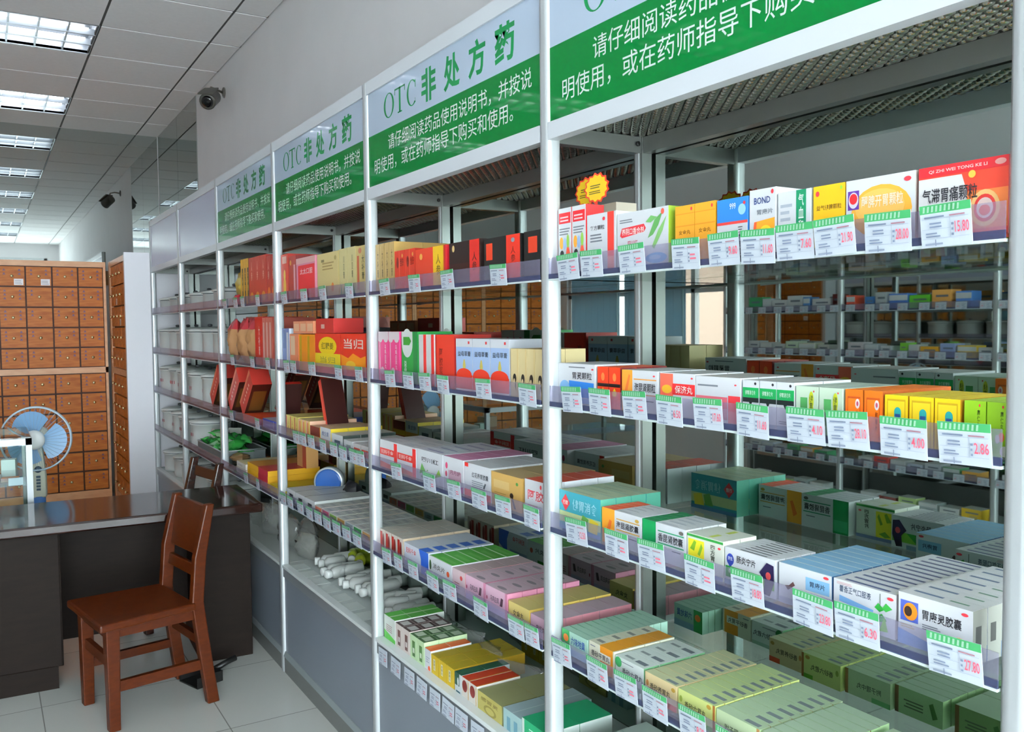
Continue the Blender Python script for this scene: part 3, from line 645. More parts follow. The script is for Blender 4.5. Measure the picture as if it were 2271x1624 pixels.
prod(6, 3, -1.294, .098, .082, 1, 3, 0.042, 'white carton with red band and gold cloud', W0, [('R', '#d92a2c', 0, .5, 1, .76), ('R', '#e8634c', 0, .02, .38, .98), ('R', '#d92a2c', .36, .5, 1, .76), ('E', '#e9b02c', .2, .62, .15, .1), ('E', '#f3cdb8', .2, .26, .13, .14), ('T', '#f3eee6', '保济丸', .44, .54, .94, .72), OT(.92, .9, .03)], top='#d0d2d2')
prod(6, 3, -1.195, .112, .08, 1, 3, 0.045, 'white carton with pink-red lower half', W0, [('R', '#de6a78', 0, .3, .72, .56), ('R', '#e9a3ac', 0, .06, .72, .3), ('R', '#d9363e', .74, .26, 1, .6), ('R', '#e06a70', .74, 0, 1, .26), ('L', GRY, .05, .78, .6, .86, 1), OT(.9, .84, .025), ('L', '#f0c6ca', .05, .42, .35, .52, 2)], top='#c9c6c0')
tri = [('R', '#12994e', 0, .62, 1, .84), ('R', '#1e2a28', 0, .52, 1, .62), ('P', '#1e2a28', [(.4, .52), (.5, .42), (.6, .52)]), ('T', '#e8f2ea', '健胃消食片', .16, .68, .8, .78), ('E', INK, .8, .93, .07, .03), ('L', GRY, .15, .12, .6, .2, 2), ('R', '#8a9db0', 0, 0, 1, .08)]
prod(6, 3, -1.08, .114, .078, 3, 2, 0.07, 'white carton with green and black band', W0, tri, top='#c8cac6')
prod(6, 3, -.964, .091, .074, 2, 2, 0.07, 'pale green carton with yellow-green seal column', '#cfe4cb', [('R', '#4f9e56', .2, .04, .52, .76), ('R', '#a9d29c', .2, 0, .52, .2), ('E', '#c7cf2c', .7, .7, .11, .2), ('E', '#c7cf2c', .7, .46, .11, .18), ('T', '#20432a', vt('健胃消'), .63, .36, .77, .82), OT(.82, .9, .03)], top='#cfe0d2')
prod(6, 3, -.871, .066, .074, 2, 2, 0.085, 'bright orange carton with outlined panel', '#ee6a10', [('R', '#b84a0c', .12, .02, .86, .86), ('R', '#f07412', .16, .02, .82, .82), ('E', '#f1e4e0', .7, .72, .13, .1), ('E', '#c0506a', .7, .72, .06, .05), ('T', '#7a2a0a', vt('和胃片'), .62, .2, .76, .58)], top='#ec7a1c', side='#a8521a')
prod(6, 3, -.803, .117, .07, 3, 2, 0.07, 'yellow carton with teal arched label', '#ecc617', [('R', '#c59c14', .1, .0, .9, .92), ('R', '#eecb24', .14, .0, .86, .88), ('R', '#2aa5a0', .42, .14, .72, .66), ('E', '#2aa5a0', .57, .66, .15, .1), ('R', '#2b4a86', .46, .14, .68, .62), ('T', '#eef0f4', vt('四磨'), .5, .22, .64, .6)], top='#e9cf36', side='#b07c14')
want(vt('四磨')); make_glyphs()
prod(6, 3, -.683, .063, .07, 2, 2, 0.07, 'lime green carton with small fruit picture', '#8dbd1f', [('T', '#3a5210', vt('麻仁丸'), .6, .5, .74, .84), ('E', '#e06a34', .66, .36, .13, .09), ('E', '#f0ead8', .48, .32, .1, .08), OT(.72, .92, .04), ('E', '#f2efe6', .8, .1, .2, .1)], top='#a5cc44', side='#77a51c')
# nearest bay, third shelf
prod(6, 4, -1.641, .157, .087, 1, 4, 0.042, 'teal carton with yellow fields and red diamond', '#3fa3b2', [('R', '#c9d79a', 0, .18, 1, .46), ('P', '#e9cf3a', [(.7, .12), (.92, .1), (.95, .4), (.76, .46)]), ('P', '#6aa84a', [(.5, .14), (.68, .14), (.72, .42), (.58, .5)]), ('P', '#cf2f36', [(.16, .48), (.27, .7), (.16, .92), (.05, .7)]), ('T', '#f0e4de', '四磨', .1, .64, .22, .76), ('T', '#a8d8e2', '健胃消食', .34, .56, .92, .84), ('R', '#5f8fc0', 0, 0, 1, .1)], top='#c3d3b2', topart=[('L', '#93a58a', .25, .3, .75, .5, 3)], side='#4f9c86')
prod(6, 4, -1.481, .131, .074, 1, 5, 0.02, 'white carton with orange left third', W0, [('R', '#efa02e', 0, 0, .33, 1), ('P', '#e06a26', [(.1, .3), (.2, .7), (.26, .66), (.18, .2)]), ('R', '#dba64c', .38, .76, .96, .79), ('R', '#dba64c', .38, .46, .96, .49), ('E', '#c29a44', .9, .86, .05, .05), ('T', INK, '海昆肾胶囊', .38, .53, .94, .72), ('L', GRY, .7, .3, .92, .36, 1)], topart=[('R', '#de4a26', 0, 0, .33, 1), ('L', GRY, .4, .3, .8, .5, 2)])
prod(6, 4, -1.348, .128, .074, 1, 5, 0.021, 'white carton with deep green left third', W0, [('R', '#0d8f4e', 0, 0, .32, 1), ('R', '#3fae74', .02, .06, .3, .4), ('R', '#2f9a6a', .37, .78, .96, .81), ('R', '#2f9a6a', .37, .46, .96, .49), ('E', '#6f6a62', .9, .88, .05, .05), ('T', INK, '香昆肾胶囊', .38, .53, .94, .74), ('L', GRY, .7, .34, .92, .4, 1)], topart=[('R', '#0f7a48', 0, 0, .32, 1), ('L', '#8ea2b4', .4, .3, .9, .5, 2)])
prod(6, 4, -1.218, .095, .072, 1, 2, 0.042, 'white carton with yellow plant panel', '#edf0e2', [('R', '#efe12e', .03, .1, .48, .86), ('P', '#7fae2a', [(.08, .6), (.2, .84), (.26, .8), (.2, .56)]), ('P', '#86b432', [(.3, .5), (.4, .8), (.44, .7), (.36, .46)]), ('P', '#6f9e22', [(.1, .16), (.24, .3), (.4, .2), (.24, .12)]), ('R', '#2f8f3c', 0, .92, 1, .98), ('T', '#39402f', vt('四方胃片'), .66, .3, .78, .84), OT(.9, .8, .04), ('R', '#7f8fb8', 0, 0, 1, .1)], topart=[('R', '#c9d65a', .5, .2, .62, .8)])
prod(6, 4, -1.121, .118, .066, 1, 8, 0.0125, 'white carton with blue shield and dark figure', W0, [('E', '#2c3f9a', .11, .68, .075, .16), ('P', '#2c3f9a', [(.04, .68), (.18, .68), (.11, .42)]), ('T', '#eef0f6', '济生', .06, .66, .16, .76), ('T', INK, '肠炎宁片', .24, .64, .62, .84), ('R', '#1f8f2c', .02, .2, .78, .5), ('P', '#7fbf3a', [(.5, .2), (.98, .2), (.98, .5), (.7, .5)]), ('T', '#e9f3e6', '腹泻 腹痛 腹胀', .08, .32, .52, .44), ('P', '#2a2148', [(.7, .58), (.84, .88), (.97, .84), (.98, .4), (.9, .04), (.78, .06), (.8, .4)]), ('E', '#c94a4a', .87, .55, .05, .1), ('R', '#98aeca', 0, 0, .7, .14)], topart=[('R', '#40484a', .28, .3, .8, .6)])
prod(6, 4, -.998, .107, .066, 1, 8, 0.025, 'white carton with pale blue top', W0, [('R', '#8fc4ea', .52, .5, .96, .82), ('T', '#1f2f4a', '胃康片', .6, .6, .88, .74), ('P', '#6b4a4a', [(.12, .46), (.18, .36), (.32, .52), (.28, .6), (.2, .48)]), OT(.9, .92, .05), ('L', '#d9929a', .5, .28, .9, .42, 3), ('R', '#c3cad8', 0, 0, 1, .16)], top='#8fc0e4', topart=[('R', '#c2dcec', 0, .0, 1, .1)], side='#3b5f86')
prod(6, 4, -.889, .109, .066, 1, 12, .021, 'white carton with green sprig and blue band', W0, [('T', '#3a4c66', '藿香正气口服液', .1, .72, .62, .88), ('P', '#7fb2e2', [(.1, .5), (.1, .64), (.66, .52), (.66, .4)]), ('P', '#2f9e3c', [(.68, .6), (.74, .72), (.84, .6), (.76, .52)]), ('P', '#3faf48', [(.8, .62), (.86, .76), (.96, .66), (.86, .56)]), ('P', '#2f9e3c', [(.7, .4), (.8, .5), (.88, .36), (.76, .3)]), ('P', '#8fcf4a', [(.76, .1), (.84, .44), (.9, .12)]), ('R', '#4a5a4a', .765, .66, .775, .94), OT(.93, .88, .05), ('L', '#e0b4b4', .06, .9, .4, .97, 2)], topart=[('R', '#56628c', .14, .3, .86, .62)], side='#d6d2d6')
prod(6, 4, -.777, .113, .074, 1, 7, .034, 'white carton with sunflower picture', W0, [('R', '#4f62b8', .03, .46, .28, .86), ('E', '#e88a1e', .17, .66, .1, .17), ('E', '#3a2614', .14, .66, .055, .1), ('T', INK, '胃康灵胶囊', .34, .58, .86, .78), ('L', GRY, .34, .4, .6, .52, 3), OT(.9, .9, .045), ('E', '#e8b42e', .84, .3, .1, .15), ('E', '#f0f0ee', .84, .3, .07, .1), ('P', '#6f9ed6', [(0, 0), (0, .3), (.55, .14), (.6, 0)]), ('L', '#d8c890', .04, .34, .28, .42, 2)], topart=[('R', '#6a7fa0', .1, .55, .5, .75), ('R', '#6f9a86', .6, .5, .85, .65)], side='#8d8f86', sideart=[('R', '#3b3d3a', .2, .35, .6, .7)])
# nearest bay, fourth shelf
prod(6, 5, -1.634, .101, .054, 1, 11, .021, 'thin mint green carton with blue lettering', '#b4dcc8', [('R', '#3f9e56', 0, 0, .3, 1), ('E', '#dd7a34', .16, .66, .1, .16), ('T', '#2b4f9a', '六味地黄', .36, .48, .9, .82), ('R', '#9ec4dc', .3, 0, 1, .3)], top='#a8cdb8', topart=[('R', '#8ab4a2', 0, 0, 1, .1)])
prod(6, 5, -1.53, .091, .057, 1, 4, 0.042, 'cream carton with broad orange stripe', '#e2dfc8', [('R', '#d98a1c', .45, 0, .95, 1), ('R', '#f0ecdc', .42, .44, .86, .74), ('T', INK, '香砂平胃丸', .1, .48, .82, .7), ('L', GRY, .06, .84, .3, .92, 1)], topart=[('R', '#d58f22', .42, 0, .95, 1), ('R', '#8d8a80', .1, .3, .36, .55)])
prod(6, 5, -1.436, .093, .054, 1, 4, 0.042, 'white carton with green corner leaf', '#e4ece6', [('E', '#3fa05a', .1, .78, .12, .2), ('T', INK, '香砂六君丸', .24, .4, .96, .64), ('R', '#b8d6c0', 0, 0, 1, .16), ('L', GRY, .2, .84, .8, .9, 1)], topart=[('R', '#767f86', .55, .25, .9, .55), ('R', '#9aa3a2', .15, .3, .45, .5)], side='#6a9a72')
prod(6, 5, -1.34, .095, .052, 1, 9, .024, 'cream-orange carton with small grey bars', '#e6cf9c', [('T', '#3a3020', '香砂养胃丸', .16, .42, .8, .66), ('R', '#d9532e', .68, 0, 1, .22), ('E', '#c98a4a', .08, .6, .04, .12), ('E', '#b8923c', .9, .8, .06, .08)], top='#cdd0a4', topart=[('R', '#7f8a8c', .6, .2, .92, .6)])
prod(6, 5, -1.243, .1, .052, 1, 9, .025, 'lime carton with brown right edge', '#d9e28a', [('T', '#3b4420', '香砂六君丸', .18, .4, .76, .64), ('R', '#a86a30', .94, 0, 1, 1), ('R', '#6fb02c', .7, 0, .94, .18), ('E', '#b8923c', .84, .86, .06, .08), ('E', '#9db04a', .08, .66, .04, .12)], top='#c3d498', topart=[('R', '#7f8a8c', .6, .2, .92, .6)])
prod(6, 5, -1.141, .105, .051, 1, 8, .027, 'pale green carton with brown right edge', '#c9dcae', [('T', '#4b5a3c', '附子理中丸', .2, .36, .74, .6), ('R', '#a87a48', .93, 0, 1, 1), ('R', '#7fbf7a', 0, 0, .4, .2)], top='#bcd2ae', topart=[('R', '#7f8a8c', .6, .2, .92, .6)])
for i, (x, y0, lk, c1, c2) in enumerate(((-1.033, .024, 'sage green leafy carton beside the lime ones', '#9fbf8a', '#b9ceb2'), (-.92, .05, 'dull green leafy carton near the right end', '#7f9e62', '#b2c6a8'), (-.82, .03, 'olive green carton with pale stripe near right post', '#8d9a6a', '#b5c2a4'), (-.72, .024, 'grey green carton by the right post', '#a4b09a', '#bcc8bc'))):
    prod(6, 5, x, .1, .052, 1, (8, 2, 2, 3)[i], (.026, .085, .085, .07)[i], lk, c1, [('P', '#4f7a38', [(.1, .3), (.2, .8), (.28, .7), (.2, .2)]), ('L', '#5b6a48', .4, .3, .85, .65, 3), ('R', '#7a5a34', .92, 0, 1, 1)], top=c2, y0=y0)
prod(6, 6, -1.63, .1, .07, 1, 3, .08, 'pale grey-green carton near the post', '#b9c6c0', [('L', '#8a9a94', .2, .3, .8, .7, 3), ('R', '#8fb0c4', 0, 0, .3, 1)], y0=.03)
prod(6, 6, -1.52, .1, .05, 1, 3, .08, 'pale green lettered low carton', '#c3d4bc', [('L', '#7a8a74', .2, .3, .8, .7, 2)], y0=.03)
# second bay, top shelf
prod(5, 2, -2.70, .15, .156, 4, 2, .1, 'tan slim carton with vertical lettering', '#c4a56a', [('T', '#5a4420', vt('大补膏'), .35, .3, .65, .85), ('R', '#a88a4e', .9, 0, .96, 1), ('R', '#d8c088', .04, .05, .12, .95)], side='#b0904f')
prod(5, 2, -2.547, .15, .123, 2, 2, .09, 'red carton with dark figure print', '#c8331e', [('E', '#7a2014', .3, .7, .12, .14), ('R', '#e2694a', .46, .0, .5, 1), ('T', '#6e1a10', '当归', .56, .6, .9, .8), ('E', '#d8a04a', .8, .86, .06, .05)], side='#a5240f')
prod(5, 2, -2.395, .2, .116, 1, 2, .1, 'red carton with yellow stripe', '#cd3a20', [('R', '#e6b81e', .6, 0, .94, 1), ('T', '#6a4a10', vt('人参'), .7, .3, .84, .8), ('E', '#e2a24a', .2, .8, .05, .08), ('R', '#b22c16', .94, 0, 1, 1), ('E', '#e9c43a', .76, .18, .05, .06)], side='#c2222a')
prod(5, 2, -2.174, .18, .116, 1, 2, .12, 'dark brown carton with red stripe', '#35130d', [('R', '#1f0d0a', 0, .5, .7, 1), ('R', '#c8261c', .66, 0, .96, 1), ('E', '#d8b87a', .14, .86, .04, .08), ('T', '#4a0e0a', vt('人参'), .74, .3, .88, .72)], side='#20100d')
prod(5, 2, -1.978, .182, .111, 1, 2, .12, 'black carton with red square and red stripe', '#191b1a', [('R', '#d23a1c', .06, .5, .24, .88), ('R', '#d5301c', .62, 0, .98, 1), ('R', '#123a2e', 0, 0, .5, .22), ('T', '#6a140c', vt('人参'), .74, .4, .86, .74), ('E', '#8a9aa6', .8, .88, .05, .05)], side='#0e0f0f')
prod(5, 2, -1.784, .1, .111, 1, 2, .12, 'black carton with red square beside the post', '#191b1a', [('R', '#d23a1c', .2, .54, .6, .88)], side='#0e0f0f')
# second bay, second shelf
prod(5, 3, -2.69, .17, .158, 2, 1, .1, 'pink carton with white wavy top', '#dc3c7c', [('R', '#e9d8dc', 0, .84, 1, 1), ('E', '#e9d8dc', .2, .84, .2, .06), ('E', '#e9d8dc', .75, .84, .2, .06), ('R', '#e8b8c8', .12, .0, .2, .8), ('T', '#f3e2e6', vt('乌鸡白凤丸'), .62, .24, .78, .74), ('E', '#e8c4cc', .4, .2, .18, .08)])
prod(5, 3, -2.505, .118, .158, 1, 1, .12, 'green carton with white oval and green flag', '#1f8f3c', [('E', '#e6eae6', .36, .78, .34, .28), ('R', '#e6eae6', .02, .8, .7, 1), ('P', '#2f8a2c', [(.12, .74), (.5, .74), (.62, .82), (.5, .9), (.12, .9)]), ('T', '#e6efe6', vt('益母草'), .16, .06, .32, .44), ('R', '#14773a', .74, 0, 1, 1)])
prod(5, 3, -2.38, .105, .15, 2, 1, .12, 'white slim carton with red side stripe', '#e2dfdd', [('R', '#d8302c', .62, .0, 1, 1), ('T', '#5c5c64', vt('养胃舒'), .16, .32, .36, .7)])
prod(5, 3, -2.268, .118, .15, 1, 1, .12, 'red carton with white vertical lettering', '#cf3320', [('R', '#b82818', 0, .0, .08, 1), ('T', '#f0ddd6', vt('复方颗粒'), .74, .1, .9, .9), ('T', '#8a1c12', vt('阿胶浆'), .2, .24, .4, .74)], side='#a8231a')
vase = [('R', '#dfe2e8', 0, .84, 1, 1), ('R', '#cf3a3c', .74, .9, .84, .95), ('T', '#37414e', '益母草膏', .12, .66, .9, .76), ('P', '#c9b85a', [(.44, .4), (.42, .48), (.48, .6), (.54, .6), (.6, .48), (.58, .4)]), ('R', '#d8361e', 0, 0, 1, .3), ('E', '#d8361e', .5, .3, .47, .13), ('R', '#efece8', .0, .0, 1, .03)]
prod(5, 3, -2.141, .285, .14, 3, 1, .12, 'pale blue carton with red hill and vase', '#a9c2e8', vase, top='#c3c8cc', side='#b8bcc4')
lady = [('E', '#1c1712', .5, .38, .22, .1), ('P', '#2a1f16', [(.4, .36), (.62, .36), (.7, .12), (.5, .24)]), ('E', '#ecd6a8', .46, .3, .12, .08), ('R', '#d8b878', .86, 0, .92, 1), ('T', '#8a7440', vt('妇科千金'), .42, .55, .58, .92)]
prod(5, 3, -1.85, .152, .118, 4, 2, .06, 'cream slim carton with long-haired lady', '#dcc894', lady, top='#b59a5e')
# second bay, third shelf
prod(5, 4, -2.69, .28, .09, 2, 3, 0.05, 'white carton with red cross-shaped bands', W0, [('R', '#da2c2a', .82, 0, 1, .96), ('R', '#d8362e', 0, .46, 1, .7), ('T', '#f3ded8', '妇科千金', .08, .5, .78, .66), ('P', '#e2653a', [(0, 0), (.82, 0), (.82, .14), (0, .22)])], top='#dcd9dc', topart=[('L', '#b9bcc6', .2, .2, .8, .8, 3)])
prod(5, 4, -2.405, .175, .092, 1, 5, .045, 'white carton with green leaves and white blossom', W0, [('T', INK, '四川红', .2, .62, .84, .78), ('P', '#6fae5a', [(.1, .2), (.2, .56), (.36, .3)]), ('P', '#7fbf6a', [(.3, .16), (.42, .4), (.56, .2)]), ('P', '#88b84a', [(.7, .2), (.86, .5), (.94, .3)]), ('E', '#f0f3f0', .5, .24, .16, .12), ('E', '#a8cfa8', .46, .12, .3, .06)], top='#dcdde6', topart=[('R', '#8a86b8', .2, .4, .8, .55)])
prod(5, 4, -2.226, .122, .092, 1, 5, .045, 'white carton with red and magenta drops', W0, [('E', '#c8446a', .16, .72, .06, .1), ('E', '#b83a5e', .14, .46, .05, .09), ('R', '#cfa8b8', .26, .3, .9, .6), ('T', '#7a3a52', '月月舒', .34, .48, .86, .62), ('E', '#4a7a4a', .56, .24, .08, .1), ('P', '#dc5aa8', [(.62, 0), (1, 0), (1, .2), (.8, .14)])], top='#d68ab0', side='#d9d5da')
prod(5, 4, -2.101, .146, .09, 1, 4, 0.05, 'white carton with red-orange base strip', W0, [('R', '#e23a20', 0, 0, 1, .2), ('R', '#d8302a', .02, .88, .16, 1), ('T', '#4a4e56', '红花养胃胶囊', .3, .6, .92, .76), ('L', '#9aa3a8', .3, .3, .8, .54, 4), ('P', '#5a5f66', [(.72, .36), (.8, .52), (.84, .5), (.78, .34)])], top='#e0e2e4', side='#c8cacc')
prod(5, 4, -1.953, .15, .086, 1, 3, .075, 'tan carton with long-haired lady and open flap', '#cfa55c', [('R', '#d8b878', .08, .54, .6, .78), ('L', '#a8843e', .1, .28, .5, .44, 3), ('E', '#2a1a10', .68, .42, .06, .08), ('P', '#2a1a10', [(.66, .4), (.72, .38), (.82, .06), (.76, .06)]), ('E', '#5f9a4a', .86, .8, .04, .05)], top='#c3a878', side='#b58e4c')
prod(5, 4, -1.79, .098, .09, 1, 4, .05, 'white carton with red outlined lettering by post', W0, [('T', '#c8404a', '阿胶', .14, .46, .86, .74), ('L', '#d8a0a0', .14, .12, .8, .36, 4), ('E', '#c8303a', .74, .86, .04, .06)], top='#c8503c')
# second bay, fourth shelf
prod(5, 5, -2.70, .187, .076, 4, 4, .06, 'slim white carton with dark red oval', '#dcd2c8', [('R', '#a8261c', .0, .0, .38, .9), ('E', '#7a1a12', .55, .5, .16, .34), ('T', '#f0dcd0', vt('阿胶枣'), .1, .2, .3, .8)], top='#c2bcb2', side='#bda88e')
prod(5, 5, -2.508, .176, .07, 1, 5, .045, 'white carton with blue curved band', '#dfe3ee', [('T', '#cf3a36', '妇科千金', .08, .58, .5, .84), ('P', '#2f62c4', [(.62, 1), (.7, .6), (.7, 0), (1, 0), (1, 1)]), ('P', '#dfe3ee', [(.84, .1), (1, .3), (1, .0)]), ('R', '#aebad6', 0, 0, .6, .2)], topart=[('R', '#3566c0', .62, 0, .9, .7)])
prod(5, 5, -2.328, .147, .068, 1, 5, .045, 'white carton with bright green top', W0, [('T', '#4a4640', '消炎片', .16, .5, .7, .74), ('E', '#3a5a34', .05, .6, .05, .22), ('R', '#3a9e2c', 0, 0, .6, .2), ('E', '#c8502c', .84, .56, .06, .12)], top='#4ea63a', topart=[('R', '#cfe3c4', 0, 0, 1, .08), ('R', '#6bb45a', .3, .3, .9, .6)])
prod(5, 5, -2.179, .077, .066, 1, 5, .045, 'small pink-white carton with red dots', '#e3c8cc', [('E', '#cf4a4a', .7, .7, .1, .1), ('L', '#a86a72', .15, .2, .7, .5, 3)], top='#cfb4b6', side='#dda0a4')
ppl = [('R', '#d88aa8', .9, 0, 1, 1), ('T', '#4a3440', '乌鸡白凤', .22, .44, .62, .68), ('P', '#5a3a48', [(.66, .4), (.72, .74), (.82, .72), (.78, .4)]), ('R', '#c4b0d4', 0, 0, .9, .24), ('E', '#a83a5a', .06, .5, .03, .08)]
prod(5, 5, -2.1, .224, .066, 2, 5, .045, 'pink carton with darker pink right edge', '#e4b8cc', ppl, top='#dcc0cc', topart=[('E', '#9a8a94', .5, .4, .2, .16), ('R', '#d88aa8', .94, 0, 1, 1)], side='#d58ba6')
prod(5, 5, -1.872, .1, .054, 1, 5, .05, 'pale yellow carton with three black letters', '#e3cb7c', [('T', '#4a3a20', '女金丸', .22, .4, .74, .7)], top='#d8c47a', side='#d6b85c')
prod(5, 5, -1.768, .08, .05, 1, 5, .05, 'pale pink carton by the post', '#deb4c6', [('T', '#4a3440', '痛经丸', .3, .3, .8, .6)], top='#d8bcc8', side='#c9828e')
# second bay, bottom deck
prod(5, 6, -2.694, .092, .084, 1, 3, .06, 'white carton with green base and green lid', '#dfe4dc', [('P', '#4fae3a', [(0, 0), (1, 0), (1, .2), (0, .4)]), ('L', '#b08a90', .2, .4, .8, .7, 4)], top='#5cae4a', topart=[('R', '#cfe0c4', .45, 0, .55, 1)], y0=.03)
wb = [('R', '#6f4a46', .3, .16, .7, .78), ('R', '#e2dcd6', .38, .3, .62, .5)]; wt = [('R', '#d8d6d2', .16, .2, .84, .8)]
prod(5, 6, -2.6, .112, .081, 2, 3, .05, 'white carton with brown panel and brown top', '#dccfc8', wb, top='#5b4444', topart=wt, y0=.03)
prod(5, 6, -2.487, .104, .079, 2, 3, .05, 'light green carton with dark green panel and top', '#c3dcae', [('R', '#4f7a3e', .3, .16, .7, .78), ('R', '#dce6d0', .38, .3, .62, .5)], top='#476b42', topart=[('R', '#cfdcc4', .16, .2, .84, .8)], y0=.03)
prod(5, 6, -2.381, .043, .067, 1, 2, .07, 'small white carton with orange lid', '#e0e2e6', [('E', '#e2582c', .7, .14, .2, .14), ('L', '#a8b0bc', .2, .4, .8, .7, 3)], top='#e2642c', y0=.03)
prod(5, 6, -2.337, .15, .062, 3, 3, .08, 'mustard yellow carton with white label', '#c8a81c', [('R', '#e6dfc0', .3, .28, .56, .82), ('T', '#6b5a1a', vt('清肺丸'), .34, .32, .52, .78)], top='#b39a22', side='#a8841a', y0=.03)
prod(5, 6, -2.185, .042, .06, 1, 2, .08, 'white carton with dark green curl', '#d8dcdc', [('R', '#1f4f3c', 0, .4, .7, 1), ('E', '#e0e6e2', .5, .6, .12, .2), ('R', '#1f4f5c', .2, .02, .8, .16)], top='#24553f', y0=.03)
prod(5, 6, -2.142, .09, .06, 2, 1, .14, 'white and red carton with dark red disc', '#dcd6cc', [('E', '#7a2018', .4, .62, .34, .28), ('R', '#c9973a', .84, 0, .92, .9)], top='#b8361c', topart=[('R', '#d8902c', .9, 0, .98, 1)], y0=.03)
prod(5, 6, -2.05, .13, .055, 1, 2, .11, 'large olive carton with gold medallion', '#b5aa5c', [('T', '#7a6a2c', '感冒灵', .14, .62, .86, .82), ('E', '#8f8238', .52, .32, .26, .24), ('E', '#b5aa5c', .52, .32, .18, .16)], top='#98996a', side='#8a8a58', y0=.03)
prod(5, 6, -1.914, .088, .058, 1, 2, .11, 'pale teal carton with blue stripes', '#a9c9c8', [('R', '#6f9fb0', .2, 0, .4, .7), ('R', '#6f9fb0', .6, 0, .8, .7)], top='#a8bec4', topart=[('R', '#c9d6d6', .48, 0, .52, 1)], y0=.03)
prod(5, 6, -1.822, .11, .066, 1, 2, .1, 'white carton with emerald upper half', '#d9e4de', [('R', '#17a06a', .1, .4, 1, 1), ('L', '#dff0e6', .3, .6, .8, .8, 2)], top='#1f9e6c', y0=.03)
# third bay, top shelf
prod(4, 2, -3.755, .1, .2, 1, 2, .1, 'tall red-orange carton with yellow gourd', '#c83a20', [('E', '#e9b62a', .5, .3, .2, .2), ('E', '#e9c44a', .5, .55, .14, .12), ('R', '#e0b0a0', .2, .8, .8, .95)], side='#a8261a')
prod(4, 2, -3.65, .1, .185, 1, 2, .1, 'tall dark red carton with pale spine', '#a83024', [('R', '#d8a0a8', .7, 0, .92, .8), ('E', '#d89a3a', .3, .85, .12, .06)], side='#7a1f1c')
prod(4, 2, -3.545, .24, .168, 1, 2, .1, 'pink carton with large red panel', '#dd8aa0', [('R', '#d8232c', .1, .03, .96, .82), ('T', '#f0d4d8', '太太口服', .2, .6, .86, .74), ('R', '#e6b0ac', 0, .86, 1, 1)])
prod(4, 2, -3.284, .236, .166, 1, 2, .1, 'broad cream carton with orange flame', '#d9c486', [('L', '#a88a4c', .25, .62, .8, .82, 3), ('E', '#dc7a2c', .72, .22, .06, .1), ('R', '#8a7a4a', .2, .8, .34, .86), ('E', '#b09a5a', .86, .86, .05, .05)], side='#c3ac68')
prod(4, 2, -3.043, .165, .168, 2, 2, .1, 'cream slim carton with green plants', '#d6c88e', [('T', '#5a5a3a', vt('川贝膏'), .5, .36, .66, .84), ('P', '#5fae7a', [(.1, .02), (.25, .26), (.4, .02)]), ('P', '#4f9e74', [(.4, .02), (.62, .22), (.9, .02)])], side='#c2b070')
prod(4, 2, -2.876, .095, .165, 1, 2, .1, 'cream carton with red vertical strip', '#cdb878', [('R', '#b85a3a', .1, .1, .3, .8), ('T', '#4a4a24', vt('大补膏'), .55, .3, .8, .8), ('E', '#c87a5a', .4, .9, .16, .06)], side='#b89a58')
# third bay, second shelf
prod(4, 3, -3.76, .1, .17, 1, 1, .2, 'blue and white tall carton', '#5a6ea8', [('R', '#dfe3ea', .6, .1, .9, .9), ('R', '#2c4a86', .1, .5, .5, .96)], side='#c8d2e2')
prod(4, 3, -3.655, .12, .147, 1, 1, .15, 'shiny peach carton', '#e2865c', [('R', '#e8c4a0', .1, .4, .6, .94), ('R', '#d8603a', 0, 0, 1, .2)], side='#d8733c')
prod(4, 3, -3.53, .2, .145, 2, 1, .15, 'amber carton with vertical lettering', '#dd8412', [('T', '#a8401c', vt('阿胶枣'), .45, .24, .62, .8), ('R', '#b8940c', .1, 0, .36, .96)], side='#c87510')
prod(4, 3, -3.325, .28, .15, 1, 1, .15, 'red carton with yellow oval and yellow strip', '#cf2a16', [('E', '#ecc814', .5, .68, .36, .24), ('T', '#6a5a0c', '红糖姜', .26, .6, .74, .78), ('R', '#ecd022', 0, .16, 1, .5), ('T', '#a89a3c', '当归', .2, .26, .8, .42), ('R', '#d2321c', 0, 0, 1, .16)], side='#b8240f')
prod(4, 3, -3.04, .24, .15, 1, 1, .15, 'red carton with white brush letters and orange flames', '#d42c14', [('T', '#f0e0d4', '大补膏' and '当归', .12, .64, .9, .88), ('P', '#f09018', [(0, .14), (0, .5), (.3, .42), (.5, .54), (.8, .44), (1, .5), (1, .14)]), ('E', '#f4c43a', .4, .26, .2, .1), ('R', '#d42c14', 0, 0, 1, .12)], side='#b8240f')
prod(4, 3, -3.62, .26, .05, 3, 1, .12, 'peach box lying on the amber cartons', '#df8a64', [('R', '#eab48e', .1, .2, .9, .8)], z=.149, y0=.03)
prod(4, 3, -3.33, .2, .055, 1, 1, .12, 'small red box lying on the red cartons', '#bb2a26', [('R', '#e0b8a8', .3, .3, .5, .6)], z=.152, y0=.03)
